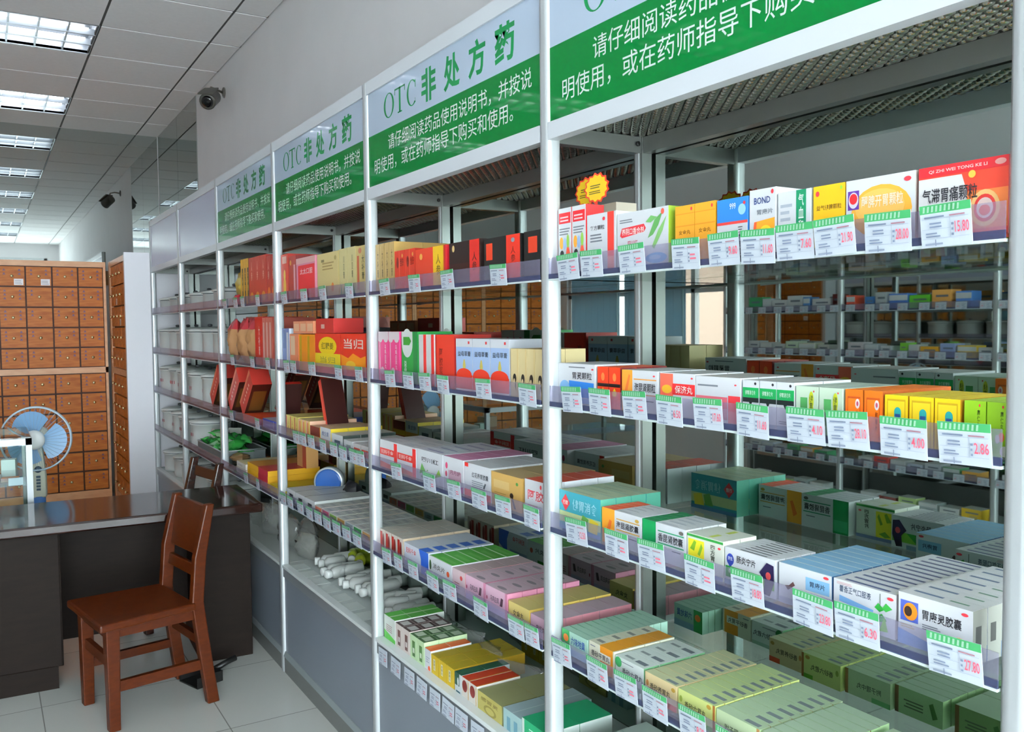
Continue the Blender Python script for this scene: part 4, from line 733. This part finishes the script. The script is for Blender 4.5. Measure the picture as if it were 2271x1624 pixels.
# third bay, third shelf
thin = [('R', '#b8303a', 0, .1, .2, .95), ('T', '#a86a3a', vt('人参'), .45, .2, .7, .8)]
prod(4, 4, -3.73, .17, .085, 3, 1, .22, 'slim yellow and red carton on edge', '#dcc868', thin, top='#c8b468')
prod(4, 4, -3.56, .15, .082, 3, 1, .2, 'slim pink and yellow carton on edge', '#e6b89a', [('R', '#e2823a', .3, 0, .6, .9), ('R', '#e6cf5c', .7, 0, 1, 1)], top='#c9bb80')
prod(4, 4, -3.408, .12, .068, 1, 3, .07, 'maroon and yellow small carton', '#dcae26', [('R', '#7a2e24', 0, .46, 1, 1), ('R', '#c83a20', 0, 0, 1, .14)], top='#c8a886')
prod(4, 4, -3.285, .12, .075, 1, 3, .07, 'white and orange carton with blue lettering', '#dfe0e2', [('T', '#5a6a9a', '维生素', .14, .56, .8, .8), ('R', '#dd9a3a', 0, 0, 1, .4)], top='#d6ba92', side='#e0c42c')
prod(4, 4, -3.16, .124, .062, 1, 3, .07, 'white carton with dark window label', '#e4e8e8', [('R', '#4a5e6a', .26, .3, .76, .66)], top='#dfe2dc', topart=[('R', '#22282a', .9, 0, .95, 1)], side='#36423c')
prod(4, 4, -3.03, .09, .052, 1, 3, .07, 'small white carton with grey label', '#dfe1df', [('R', '#8a9a96', .3, .3, .8, .7)], top='#d8dcd8')
prod(4, 4, -2.936, .15, .05, 2, 3, .07, 'small white carton with red or orange panel', '#e0dcd8', [('R', '#d5503a', .1, .2, .9, .7)], top='#d5d6d6')
# third bay, fourth shelf
prod(4, 5, -3.74, .37, .05, 3, 3, .08, 'white carton with small black label', '#dfe1e2', [('R', '#33373a', .3, .36, .7, .66), ('R', '#9aa0b8', .0, 0, 1, .2)], top='#d4d6d4', topart=[('R', '#4a4f4c', .94, .0, 1, 1)], side='#c9cdca')
for i, (c1, c2, lk) in enumerate((('#dfcfc0', '#d97a5a', 'low carton with orange front patch'), ('#d8c0c4', '#c8587a', 'low pinkish carton beside the orange-patch one'), ('#d4d8c4', '#7fae4a', 'low carton with light green patch'), ('#dccab0', '#c89a4a', 'low tan and yellow carton'), ('#d5dadc', '#a8b8bc', 'low pale grey carton'), ('#d0dcd0', '#3f9e56', 'low carton with strong green patch'), ('#dfd8c8', '#dca86a', 'low cream carton beside the post'))):
    prod(4, 5, -3.366 + .0835 * i, .082, .04 - .0005 * i, 1, 6, .042, lk, c1, [('R', c2, .06, .3, .94, .9), ('L', '#8a8a90', .2, .4, .8, .8, 2)], top='#cfd0cc', topart=[('R', '#b4b6b8', .2, .3, .8, .6)])
# fourth bay: yellow and black slim cartons, red cartons, flat boxes
prod(3, 2, -4.44, .15, .225, 3, 1, .2, 'slim yellow and black carton', '#dca41c', [('R', '#3a3026', .5, .0, .96, .8), ('T', '#e2c26a', vt('大补膏'), .6, .3, .86, .74)], side='#4a3a1e')
prod(3, 2, -4.285, .3, .222, 3, 1, .2, 'tall red carton with gold foot', '#b83624', [('T', '#e2b8a8', vt('当归' and '人参'), .4, .5, .62, .9), ('E', '#d8902c', .5, .16, .3, .1)], side='#a02a1e')
prod(3, 2, -3.98, .14, .21, 2, 1, .2, 'red carton with orange blossom at the post', '#b02e22', [('E', '#e07a2c', .5, .2, .3, .14), ('T', '#dfc0b0', vt('人参'), .3, .5, .6, .88)], side='#8a2018')
prod(3, 3, -4.2, .12, .225, 1, 1, .2, 'tall bright red carton with white lettering', '#c81f14', [('T', '#ecd2ca', vt('大补膏'), .5, .2, .72, .8)], side='#a8180f')
prod(3, 3, -4.07, .16, .22, 3, 1, .2, 'slim pinkish red carton on edge', '#c9685a', [('R', '#e2b8b0', .2, .1, .6, .9)], side='#a84a3c')
prod(3, 4, -4.45, .34, .03, 1, 1, .24, 'flat bright red box lying on shelf', '#d2281a', [('R', '#e0542c', .05, .5, .95, .9)], top='#d8431f')
prod(3, 4, -4.1, .24, .038, 1, 1, .24, 'flat blue box lying on shelf', '#4a56b4', [('P', '#8a98e0', [(.1, .3), (.6, .6), (.9, .5), (.5, .2)]), ('R', '#c8d0ee', .72, .1, .76, .9)], top='#b8b4c4')
prod(3, 5, -4.62, .2, .03, 1, 1, .25, 'white flat box, lower of two', '#dcd4c8', [('L', '#a8a09a', .1, .3, .9, .7, 2)], top='#d8cfb4')
prod(3, 5, -4.61, .18, .028, 1, 1, .24, 'white flat box resting on another', '#e0dacf', [('L', '#a8a09a', .1, .3, .9, .7, 2)], top='#dccda0', z=.031)
for i in range(3): prod(3, 5, -4.4 + .004 * i, .36, .026, 1, 1, .25, ('yellow and red flat box, bottom of three', 'yellow and red flat box, middle of three', 'yellow and red flat box, top of three')[i], '#e2a81c', [('R', '#b8203a', .55, 0, 1, 1)], top='#d4923a', topart=[('R', '#c03a34', .5, 0, 1, 1)], z=.027 * i)
prod(3, 5, -4.0, .19, .03, 1, 1, .24, 'bright yellow flat box by the post', '#e0c41c', (), top='#cdb52a')
prod(4, 5, -3.8 + .001, .05, .03, 1, 1, .24, 'yellow flat box edge left of white cartons', '#d8bf1e', (), top='#c9b42c')
prod(3, 5, -4.15, .14, .16, 1, 1, .06, 'upright tan box at the back', '#cf9a5c', [('R', '#b8482c', .6, 0, 1, 1)], y0=.2, z=.08)

# ------------------------------------------------------------------ price cards clipped in the rails
TAGS = {
'62': [(-1.556, .08), (-1.471, .075), (-1.34, .079), (-1.188, .072), (-1.094, .072), (-1.018, .073), (-.942, .073), (-.866, .072), (-.779, .073), (-.691, .071)],
'63': [(-1.545, .073), (-1.445, .072), (-1.333, .072), (-1.232, .071), (-1.131, .071), (-1.028, .07), (-.919, .073), (-.84, .072), (-.751, .072), (-.661, .072)],
'64': [(-1.531, .077), (-1.391, .075), (-1.284, .077), (-1.152, .076), (-1.038, .072), (-.903, .076), (-.823, .076), (-.67, .076)],
'65': [(-1.59, .072), (-1.458, .072), (-1.363, .071), (-1.274, .072), (-1.17, .07), (-1.075, .069)],
'52': [(-2.559, .079), (-2.337, .078), (-2.128, .075), (-1.853, .078)],
'53': [(-2.527, .075), (-2.39, .071), (-2.277, .075), (-2.161, .07), (-1.935, .079), (-1.725, .075)],
'54': [(-2.488, .081), (-2.255, .078), (-2.103, .076), (-1.962, .079), (-1.842, .074), (-1.711, .066)],
'55': [(-2.577, .069), (-2.484, .062), (-2.376, .067), (-2.242, .073), (-2.137, .08), (-1.961, .074), (-1.786, .072), (-1.712, .06)],
'56': [(-2.636, .07), (-2.535, .073), (-2.43, .073), (-2.343, .069), (-2.253, .068), (-2.171, .073), (-2.09, .072), (-1.997, .072)],
'42': [(-3.619, .085), (-3.358, .078), (-3.14, .072), (-2.865, .071)], '43': [(-3.605, .082), (-3.512, .073), (-3.28, .08), (-2.985, .073), (-2.79, .065)],
'44': [(-3.496, .085), (-3.407, .085), (-3.306, .076), (-3.167, .066), (-3.052, .076), (-2.955, .074), (-2.858, .068), (-2.785, .069)],
'45': [(-3.695, .08), (-3.595, .085), (-3.46, .085), (-3.343, .083), (-3.243, .084), (-3.141, .085), (-3.039, .085), (-2.933, .085), (-2.834, .084)],
'32': [(-4.657, .098), (-4.432, .09), (-4.301, .068), (-4.026, .064)], '33': [(-4.524, .074), (-4.142, .072), (-3.886, .064)], '34': [(-4.571, .075), (-4.078, .073)], '35': [(-4.312, .068), (-4.094, .05)]}
PRICE = {'62': ['', '', '', '', '9.60', '11.60', '7.60', '21.90', '28.00', '15.80'], '63': ['', '', '', '6.50', '17.60', '11.60', '4.10', '28.10', '4.00', '2.86'], '64': ['12.50', '', '', '', '18.80', '23.80', '6.30', '27.80'], '65': ['', '', '', '', '8.20', '']}
CARD = '#ccd4de'
def tag_mesh(w_, h, price, green):
    mb = MB(); x = w_ / 2; mb.box(-x, x, -.0007, 0, 0, h, C(CARD, .3)); a = []
    if green:
        g = '#3f9a5c'; a.append(('R', g, 0, .8, 1, 1))
        for i in range(9): a.append(('P', '#9cc4aa', [(.06 + i * .085, .83), (.1 + i * .085, .83), (.115 + i * .085, .97), (.075 + i * .085, .97)]))
    a += [('R', '#a9b2c4', .04, .66, .96, .67), ('R', '#a9b2c4', .04, .42, .6, .43), ('R', '#a9b2c4', .04, .2, .96, .21), ('R', '#a9b2c4', .6, .2, .61, .66),
          ('L', '#6f7a90', .1, .69, .55, .77, 1), ('L', '#a0707c', .6, .69, .9, .76, 1), ('L', '#77829a', .2, .46, .5, .62, 2), ('L', '#77829a', .12, .24, .45, .38, 2), ('L', '#77829a', .63, .24, .68, .6, 3), ('L', '#8a93a6', .1, .05, .5, .15, 1), ('R', '#77829a', .3, .03, .32, .18)]
    a.append(('T', '#cf4f66', price, .7, .3, .97, .56) if price else ('L', '#cf6478', .7, .32, .95, .56, 2))
    prims(mb, a, lambda p, q, e: (-x + p * w_, -.0007 - e, q * h), .00012); return mb.mesh('price_card')
used = {}; TLOC = []
for k, lst in TAGS.items():
    b, s = int(k[0]), int(k[1])
    for i, (x, w_) in enumerate(lst):
        pr = PRICE.get(k, [''] * 20)[i]; h = .056 if b == 6 else .052
        o = obj('price_card', tag_mesh(min(w_, .078), h, pr, s < 6), None)
        if s < 6: o.location = (x, -.0036 - .0012 * (i % 2), SH[s] - .003 + (i * 37 % 5) * .0008); o.rotation_euler = (math.radians(5), math.radians((i * 53 % 7 - 3) * .7), 0)
        else: o.location = (x, -.0006, SH[6] - .068); o.rotation_euler = (math.radians(-2), math.radians((i * 53 % 7 - 3) * .9), 0)
        cand = sorted((abs(px - x), lk) for pb, ps, px, lk in PROD if pb == b and ps == s)
        lk = cand[0][1] if cand else 'goods'
        TLOC.append((o, b, s, x, lk))
cnt = {}
for o, b, s, x, lk in TLOC: cnt.setdefault((b, s, lk), []).append((x, o))
for (b, s, lk), l in cnt.items():
    l.sort(key=lambda t: t[0])
    sh = lk if len(lk.split()) <= 7 else lk.split(' and ')[0] if ' and ' in lk else ' '.join(lk.split()[:7])
    for i, (x, o) in enumerate(l):
        pos = '' if len(l) == 1 else (', left card', ', right card')[i] if len(l) == 2 else ', %s card' % ('first', 'second', 'third', 'fourth')[i]
        tag(o, 'price card at %s, %s%s' % (sh, where(b, s), pos), 'price card', None)
# small cards lying under the glass strip on the decks of the farther bays
for i in range(7):
    o = obj('name_card', MB().box(-.045, .045, -.03, .03, 0, .0008, C('#d9e0dc', .3)), None, (-3.70 + i * .127, .065, SH[6] + .0 - .0018))
    prims_mb = None
    tag(o, 'pale name card lying on third bay bottom deck, %s from the left' % ('first', 'second', 'third', 'fourth', 'fifth', 'sixth', 'seventh')[i], 'card')
# starburst sale cards on top of the two cartoon cartons
for i, (x, y, lb) in enumerate(((-1.612, .085, 'yellow starburst sale card with red edge, left of the pair'), (-1.556, .07, 'yellow starburst sale card with red edge, right of the pair'))):
    mb = MB(); n = 26
    def burst(r1, r2, y_, mat, sx=.043, sz=.032):
        vs = []
        for yy in (y_, y_ + .001):
            for j in range(n):
                a = 2 * math.pi * j / n; r = r1 if j % 2 else r2; vs.append((sx * r * math.cos(a), yy, .03 + sz * r * math.sin(a)))
        mb.add(vs, [tuple(range(n)), tuple(range(n, 2 * n))[::-1]] + [(j, n + j, n + (j + 1) % n, (j + 1) % n) for j in range(n)], mat)
    burst(1.08, .92, 0, C('#d8351c')); burst(.94, .8, -.0004, C('#ecc21c')); burst(.94, .8, .0006, C('#ecc21c'))
    prims(mb, [('L', '#5a4a14', .25, .5, .75, .66, 2), ('L', '#5a4a14', .2, .3, .8, .44, 2)], lambda p, q, e: (-.043 + p * .086, -.0006 - e, q * .06))
    mb.box(-.004, .004, .0002, .0008, -.012, .01, C('#d8351c'))
    tag(obj('sale_card', mb, None, (x, y, surf(2) + .148 + .01)), lb, 'sale card')

# ------------------------------------------------------------------ white lidded pots in the two far bays
POTM = C('#d9dbd8', .3); POTR = C('#b8757c', .4); DKN = C('#4b4f52', .4)
def pot_parts(r, h, red):
    mb = MB().lathe([(r * .96, 0), (r * .98, .004), (r, h * .2), (r, h * .93), (r * 1.05, h * .94), (r * 1.05, h - .002)], POTM, 28)
    mb.lathe([(r * 1.0, h - .002), (r * 1.0, h + .004)], C('#6d7376', .5), 28)  # grey ring paints the shade in the gap under the lid
    for sgn in (-1, 1): mb.tube([(sgn * r, -.02, h * .7), (sgn * (r + .01), -.014, h * .66), (sgn * (r + .01), .014, h * .66), (sgn * r, .02, h * .7)], .004, POTM, 6)
    if red:
        for q in range(4):
            a = math.radians(-90 + 10 * q - 20); x, y = (r + .001) * math.cos(a), (r + .001) * math.sin(a); mb.box(x - .006, x + .006, y - .0008, y, h * .45, h * .58, POTR)
    lid = MB().lathe([(r * 1.09, .004), (r * 1.09, .012), (r * .8, .022), (r * .3, .03), (.012, .032)], POTM, 24)
    kn = MB().lathe([(.008, 0), (.014, .006), (.015, .014), (.008, .018)], DKN, 12)
    return mb.mesh('pot_body'), lid.mesh('lid'), kn.mesh('knob')
PT = {}
def pot(x, y, z, r, h, red, label):
    k = (r, h, red)
    if k not in PT: PT[k] = pot_parts(*k)
    b_, l_, n_ = PT[k]
    t = thing('lidded_pot', label, 'pot', (x, y, z), rnd.uniform(-.3, .3), 'white lidded pots in the far bays')
    obj('pot_body', b_, t); l = obj('lid', l_, t, (0, 0, h)); obj('knob', n_, l, (0, 0, .032))
ORD = ('first', 'second', 'third', 'fourth')
for b in (1, 2):
    x0 = PXS + W * (b - 1)
    for s, (n, r, h, red) in {2: (3, .115, .09, False), 3: (3, .125, .15, False), 4: (3, .125, .165, True), 5: (1 if b == 2 else 3, .12, .145, True), 6: (3, .115, .13, False)}.items():
        for i in range(n):
            if b == 2 and s == 4 and i > 1: continue
            x = x0 + .195 + i * .325 - (.05 if b == 2 and s == 5 else .03 if b == 2 and s == 4 else 0)
            pot(x, .16 if i % 2 else .15, surf(s), r, h, red, 'white lidded pot with dark knob, %s, %s from left' % (where(b, s), ORD[i]))

# ------------------------------------------------------------------ fourth bay: pouch, bottle, snack bags, tilted gift boxes, tray of green bags
def pillow(mb, w_, h, d, mat, seed, n=9, top=None):
    r = random.Random(seed); vs = []; fs = []
    for side in (-1, 1):
        for i in range(n):
            for j in range(n):
                u = i / (n - 1); v = j / (n - 1); e = (math.sin(math.pi * u) ** .5) * (math.sin(math.pi * v) ** .6)
                vs.append(((u - .5) * w_ * (1 - .12 * math.sin(math.pi * v)), side * d / 2 * e + (r.uniform(-.17, .17) * d * e), max(.001, v * h + (r.uniform(-.01, .01) * h))))
    nn = n * n
    for q in (0, nn):
        for i in range(n - 1):
            for j in range(n - 1):
                f = (q + i * n + j, q + (i + 1) * n + j, q + (i + 1) * n + j + 1, q + i * n + j + 1); fs.append(f if q == 0 else f[::-1])
    lo = [f for f in fs if (f[0] % nn) % n < n * .6]; hi = [f for f in fs if f not in lo]
    mb.add(vs, lo, mat, True); mb.add(vs, hi, top or mat, True); return mb
z2 = surf(2); z3 = surf(3); z4 = surf(4); z5 = surf(5); z6 = surf(6)
tag(obj('gift_pouch', pillow(MB(), .22, .2, .1, C('#cdb04a', .2), 3, top=C('#b8922c', .2)), None, (-4.71, .12, z2)), 'shiny yellow pouch, fourth bay top shelf, left end', 'pouch')
t = thing('bottle', 'black-topped bottle with green label, fourth bay top shelf', 'bottle', (-4.535, .1, z2))
obj('bottle_body', MB().lathe([(.032, 0), (.036, .004), (.036, .12), (.03, .14), (.014, .165)], C('#6fae2f', .25), 20), t); obj('label_band', MB().lathe([(.0365, .05), (.0365, .1)], C('#e3e6e0', .3), 20), t); obj('cap', MB().lathe([(.015, .163), (.016, .166), (.016, .198), (.013, .2)], BLACK, 16), t)
tag(obj('red_packet', pillow(MB(), .1, .06, .04, C('#c42a34', .25), 7), None, (-4.62, .05, z2)), 'small red packet lying before the shiny yellow pouch', 'packet')
for i in range(5):
    o = obj('snack_bag', pillow(MB(), .14, .222 + .008 * (i % 2), .085, C(('#b8875c', '#c3976c')[i % 2], .25), 20 + i, top=C(('#b8313a', '#c8584a')[i % 2], .3)), None, (-4.74 + .1 * i, .07 + .055 * (i % 2), z3), math.radians((-8, 10, -4, 6, 12)[i]))
    tag(o, 'brown snack bag with red header, fourth bay second shelf, %s from left' % ('first', 'second', 'third', 'fourth', 'fifth')[i], 'snack bag', 'snack bags with red headers')
gm = carton_mesh('gift_box', .1, .095, .265, '#c83a30', [('L', '#f0d8c8', .45, .2, .6, .85, 6), ('R', '#e27a5a', .0, 0, .2, 1)], side='#4a1a12', sideart=[('R', '#7a4a1c', .15, .2, .85, .8)])
for i, (x, lb) in enumerate(((-5.26, 'red gift box leaning right, leftmost of three on third shelf'), (-4.83, 'red gift box leaning right, middle of three on third shelf'), (-4.57, 'red gift box leaning right, rightmost of three on third shelf'))):
    o = bpy.data.objects.new('gift_box', gm); COL.objects.link(o); o.location = (x, .045, z4 + .0385); o.rotation_euler = (0, math.radians(48), 0); tag(o, lb, 'gift box', 'leaning red gift boxes')
gm2 = carton_mesh('gift_box', .035, .09, .21, '#d32c1c', [('R', '#e2583a', .2, .1, .5, .9)], side='#3a1410')
for x, rz_, lb in ((-3.93, 14, 'bright red upright box leaning right behind the post'), (-3.4, -22, 'dark red open box leaning left, third bay third shelf')):
    o = bpy.data.objects.new('gift_box', gm2); COL.objects.link(o); o.location = (x, .05 if rz_ > 0 else .09, z4 + .0178 * abs(math.sin(math.radians(rz_))) + .001 + (.04 if rz_ < 0 else .001)); o.rotation_euler = (0, math.radians(rz_), 0); tag(o, lb, 'gift box')
tag(obj('herb_bag', pillow(MB(), .16, .13, .08, BAG, 31, top=C('#a8956c', .4)), None, (-4.22, .17, z4)), 'clear bag of brown herbs behind the leaning red boxes', 'bag')
t = thing('wire_tray', 'shallow grey tray of green bags, far bays fourth shelf', 'tray', (-5.33, .17, z5))
mb = MB().box(-.31, .31, -.13, .12, 0, .004, C('#7d8484', .4))
for a in ((-.31, -.306, -.13, .12), (.306, .31, -.13, .12), (-.31, .31, -.13, -.126), (-.31, .31, .116, .12)): mb.box(*a, .004, .05, C('#8f9696', .35, .3))
obj('tray_body', mb, t); rim = MB()
for a in (((-.31, -.13, .052), (.31, -.13, .052)), ((.31, -.13, .052), (.31, .12, .052)), ((.31, .12, .052), (-.31, .12, .052)), ((-.31, .12, .052), (-.31, -.13, .052))): rim.tube(a, .004, C('#b9c0c0', .3, .4), 8)
obj('rim', rim, t)
gpm = [pillow(MB(), .12, .1, .05, C(c_, .18), 40 + i, 7, top=C(c2, .2)).mesh('green_packet') for i, (c_, c2) in enumerate((('#3fae4a', '#57c260'), ('#2f9a44', '#a9d8a8'), ('#4cb95a', '#2f8f40')))]
k = 0
for lay in range(2):
    for i in range(6):
        for j in range(2):
            if lay and (i in (0,) or (j and i % 2)): continue
            o = bpy.data.objects.new('green_packet', gpm[k % 3]); COL.objects.link(o)
            o.location = (-5.57 + i * .1 + lay * .03, .15 + j * .075 + lay * .02, z5 + .034 + lay * .05); o.rotation_euler = (math.radians(78 + rnd.uniform(-14, 14)), rnd.uniform(-.3, .3), rnd.uniform(-.6, .6)); k += 1
            tag(o, 'crumpled green plastic packet heaped in the grey tray', 'packet', 'green packets in the tray')
for i in range(3): tag(obj('white_packet', pillow(MB(), .09, .07, .04, C('#dcdcd2', .25), 60 + i, 7), None, (-5.56 + .02 * i, .12 + .06 * i, z5 + .056), .4 * i), 'white packet at the left end of the grey tray, %s' % ('front', 'middle', 'back')[i], 'packet')
tag(obj('herb_bag', pillow(MB(), .12, .05, .1, C('#8a6a44', .4), 71), None, (-4.93, .12, z5)), 'small brown bag between grey tray and flat boxes', 'bag')
# blue round tin standing on edge at the back of the third bay
MXR = Matrix.Rotation(math.radians(52), 4, 'Z') @ Matrix.Rotation(math.pi / 2, 4, 'X')
t = thing('round_tin', 'round blue tin standing on edge, third bay fourth shelf', 'tin', (-3.69, .2, z5 + .001))
q_ = MB().lathe([(.062, -.02), (.066, -.018), (.066, .018), (.062, .02)], C('#c9d0d4', .25, .3), 32, (0, 0, .066), MXR); obj('tin_body', q_, t)
obj('blue_lid', MB().lathe([(.058, .02), (.058, .0215), (.05, .022)], C('#2f5fa8', .2), 32, (0, 0, .066), MXR), t)
tag(obj('black_bag', pillow(MB(), .1, .09, .07, C('#1d1c20', .4), 81), None, (-3.52, .24, z5)), 'black bag behind the round blue tin', 'bag')

# ------------------------------------------------------------------ plastic bottles lying on the third bay deck, bagged goods beside the desk
BOT = C('#c8cac6', .35); CAPM = C('#dfe1de', .35)
bm1 = MB().lathe([(.02, 0), (.024, .004), (.024, .075), (.014, .086), (.012, .09)], BOT, 16).mesh('bottle_body'); bm2 = MB().lathe([(.016, 0), (.017, .003), (.017, .022), (.014, .024)], CAPM, 16).mesh('cap')
gbm = MB().lathe([(.02, 0), (.024, .004), (.024, .075), (.014, .086), (.012, .09)], C('#a8b42c', .35), 16).mesh('bottle_body')
k = 0
for g, (x, y, n) in enumerate(((-3.66, .16, 3), (-3.49, .13, 4), (-3.31, .14, 5), (-3.18, .16, 5), (-3.0, .16, 5), (-2.86, .15, 4))):
    for i in range(n):
        t = bpy.data.objects.new('pill_bottle', None); COL.objects.link(t); t.empty_display_size = .03
        t.location = (x + .05 * (i % 2) - .01 * i * .3, y + .055 * (i // 2) - .02, z6 + .0255); t.rotation_euler = (math.pi / 2, 0, math.radians(rnd.uniform(-28, 28)))
        obj('bottle_body', bm1, t, (0, 0, -.09)); obj('cap', bm2, t, (0, 0, 0))
        tag(t, 'white plastic pill bottle lying among others on third bay bottom deck', 'bottle', 'pill bottles lying on the deck')
for i in range(2):
    t = bpy.data.objects.new('pill_bottle', None); COL.objects.link(t); t.location = (-3.62 + .09 * i, .27, z6 + .0255); t.rotation_euler = (math.pi / 2, 0, math.radians(65)); obj('bottle_body', gbm, t, (0, 0, -.09)); obj('cap', bm2, t, (0, 0, 0))
    tag(t, 'yellow-green pill bottle lying at deck back, %s one' % ('left', 'right')[i], 'bottle')
for i in range(7):
    o = obj('clear_bag', pillow(MB(), .15, .12 + .02 * (i % 3), .09, BAG, 90 + i, 8), None, (-4.62 + .135 * i, .13 + .05 * (i % 2), z6), rnd.uniform(-.5, .5)); tag(o, 'clear plastic bag of small goods, fourth bay bottom deck behind the desk', 'bag', 'clear bags behind the desk')
for i in range(4):
    o = obj('clear_bag', pillow(MB(), .16, .07, .09, BAG, 190 + i, 8), None, (-2.62 + .17 * i, .205, z6), rnd.uniform(-.5, .5)); tag(o, 'clear plastic bag lying at back, second bay bottom deck, %s from left' % ('first', 'second', 'third', 'fourth')[i], 'bag')

# ------------------------------------------------------------------ goods in the glass counter
for i, (x, y, w_, d, h, c1, c2, lb) in enumerate(((-4.70, -1.0, .07, .05, .02, '#d8702c', '#e0a05c', 'flat orange carton inside the glass counter'), (-4.72, -1.08, .08, .06, .03, '#d2d6dc', '#3f6fc0', 'white and blue carton inside the glass counter'), (-4.82, -1.0, .06, .06, .09, '#dfe2e4', '#c9ccd0', 'small white tub box inside the glass counter'),
                                                  (-4.9, -1.1, .1, .08, .12, '#c99a86', '#a8705c', 'pinkish brown box inside the glass counter'))):
    tag(obj('counter_box', carton_mesh('counter_box', w_, d, h, c1, [('R', c2, 0, 0, 1, .45)], top=c1), None, (x, y, CSH), math.radians(80)), lb, 'medicine box')
for i in range(3): tag(obj('counter_card', MB().box(-.001, .001, -.03, .03, 0, .035, C('#c9cbe0', .3)), None, (-4.642, -.975 - .1 * i, CSH - .008)), 'lilac price card on the glass counter shelf, %s from the corner post' % ('first', 'second', 'third')[i], 'price card')

# ------------------------------------------------------------------ the shelf across the aisle, seen in the mirrors
OX0 = -4.94; OSH = [1.585, 1.285, .985, .56, .345]
def opp(fn): return fn
for k in range(3):
    x = OX0 + W * (k + 1)
    t = thing('display_shelf', 'mirror-backed shelf across the aisle, %s from the window' % ('first', 'second', 'third')[k], 'display shelf', (x, -3.23, 0), math.pi)
    obj('post', post(), t); obj('rear_post', rear_post(), t)
    if k == 0: obj('post', post(), t, (W, 0, 0)); obj('rear_post', rear_post(), t, (W, 0, 0))
    for nm, fn in (('header_beam', header_beam), ('header_beam', lower_beam), ('side_beam', side_beam), ('rear_beam', rear_beam), ('perforated_top', perforated_top), ('mirror_back', mirror_back),
                   ('base_deck', base_deck), ('base_panel', base_panel), ('kick_rail', kick_rail)):
        o = obj(nm, fn() if nm != 'mirror_back' else MB().box(.001, W - .001, .3085, .3125, .475, 1.93, MIRG), t)
        if nm == 'base_deck': o.location = (0, 0, -.14)
        if nm == 'base_panel': o.scale = (1, 1, .74)
    obj('sign_panel', BLKM, t); obj('back_board', MB().box(.001, W - .001, .313, .318, 0, 1.967, C('#5c5f5e', .7)), t)
    for z in OSH[:4]: obj('glass_shelf', glass_shelf(), t, (0, 0, z + .003)); obj('price_rail', price_rail(), t, (0, 0, z))
OG = {0: [(-4.735, .13, '#2f8f5c'), (-4.60, .085, '#d9dcdf'), (-4.51, .14, '#dfe1e3'), (-4.365, .135, '#d5d8da'), (-4.225, .06, '#4f86c0'), (-4.147, .16, '#e0e2e4'), (-3.976, .056, '#6a241c'), (-3.865, .07, '#c8442c'), (-3.72, .07, '#3a72b0'), (-3.642, .085, '#c3c8cc'), (-3.543, .134, '#4f7cc8'), (-3.399, .14, '#5aae2c'), (-3.247, .128, '#e2a052'), (-3.094, .1, '#4f84cf'), (-2.956, .1, '#3f78c8'), (-2.78, .12, '#d9d3cc'), (-2.6, .13, '#cf8a3a'), (-2.4, .12, '#5a9e6a'), (-2.2, .13, '#d5d8dc')],
      1: [(-4.74, .11, '#d8dadc'), (-4.62, .11, '#dfdedc'), (-4.5, .11, '#d9dcd9'), (-4.38, .11, '#cfe0c4'), (-4.26, .14, '#dfe0c8'), (-4.1, .1, '#d9d6cf'), (-3.85, .12, '#dcd2d6'), (-3.72, .1, '#d5dae0'), (-3.6, .08, '#d9dde2'), (-3.46, .05, '#6fae2f'), (-3.4, .07, '#e2e4de'), (-3.32, .12, '#e0a02a'), (-3.19, .1, '#9aa8d6'), (-3.08, .12, '#e2bc2c'), (-2.95, .09, '#e0e2e4'), (-2.85, .09, '#a8306c'), (-2.7, .14, '#c8d2da'), (-2.5, .14, '#c9603a'), (-2.3, .14, '#8ab0d8')],
      2: [(-4.7 + .15 * i, .13, ('#9aa6b0', '#c9d0d4', '#6f8a9a', '#d2cfc8')[i % 4]) for i in range(17)],
      3: [(-4.72 + .12 * i, .108, ('#d9dcd9', '#5a9e6c', '#d6d8d8', '#c84a44', '#d3d6dc', '#4f9e6c', '#dfe0dc', '#c8cfe0', '#d9a04a', '#8fb0d8')[i * 7 % 10]) for i in range(22)],
      4: [(-4.72 + .14 * i, .125, ('#d3d8d8', '#b8c4c4', '#4a5a9c', '#b8d08a', '#d8b02c', '#7a3a34', '#dfe2e0')[i * 5 % 7]) for i in range(19)]}
CN = {}
names5 = ('top', 'second', 'third', 'fourth', 'lowest')
for s, lst in OG.items():
    z = OSH[s] + (.0112 if s < 4 else -.0112)
    for i, (x, w_, c_) in enumerate(lst):
        if any(x - .004 < q + .0 and x + w_ > q - .044 for q in (-3.875, -2.815)): continue
        h = (.11, .085, .09, .07, .07)[s] * (1 - .12 * ((i * 31) % 3))
        me = carton_mesh('shelf_carton', w_ - .004, .1, h, c_, [('R', '#e4e6e8', .0, .55, 1, .9) if i % 3 == 1 else ('R', '#5f6a78', .15, .6, .8, .72), ('L', '#8a919a', .2, .2, .7, .45, 2)], top='#d3d6d4')
        o = bpy.data.objects.new('shelf_carton', me); COL.objects.link(o); o.location = (x + w_ / 2, -3.26, z); o.rotation_euler = (0, 0, math.pi)
        tag(o, 'carton across the aisle on the %s shelf, number %d from the window end' % (names5[s], i + 1), 'medicine box', 'cartons on the %s shelf across the aisle' % names5[s])
tm = tag_mesh(.07, .045, '', False)
for s in range(4):
    for i in range(24):
        o = bpy.data.objects.new('shelf_card', tm); COL.objects.link(o); o.location = (-4.83 + i * .128 + (.02 if i % 3 == 0 else 0), -3.225, OSH[s]); o.rotation_euler = (math.radians(-5), 0, math.pi)
        tag(o, 'small white price card on the shelf rails across the aisle', 'price card', 'price cards across the aisle')
bad = [(len(o['label'].split()), o['label']) for o in sc.objects if o.parent is None and 'label' in o.keys() and not 4 <= len(o['label'].split()) <= 16]
print('BAD LABELS', len(bad), bad[:12])
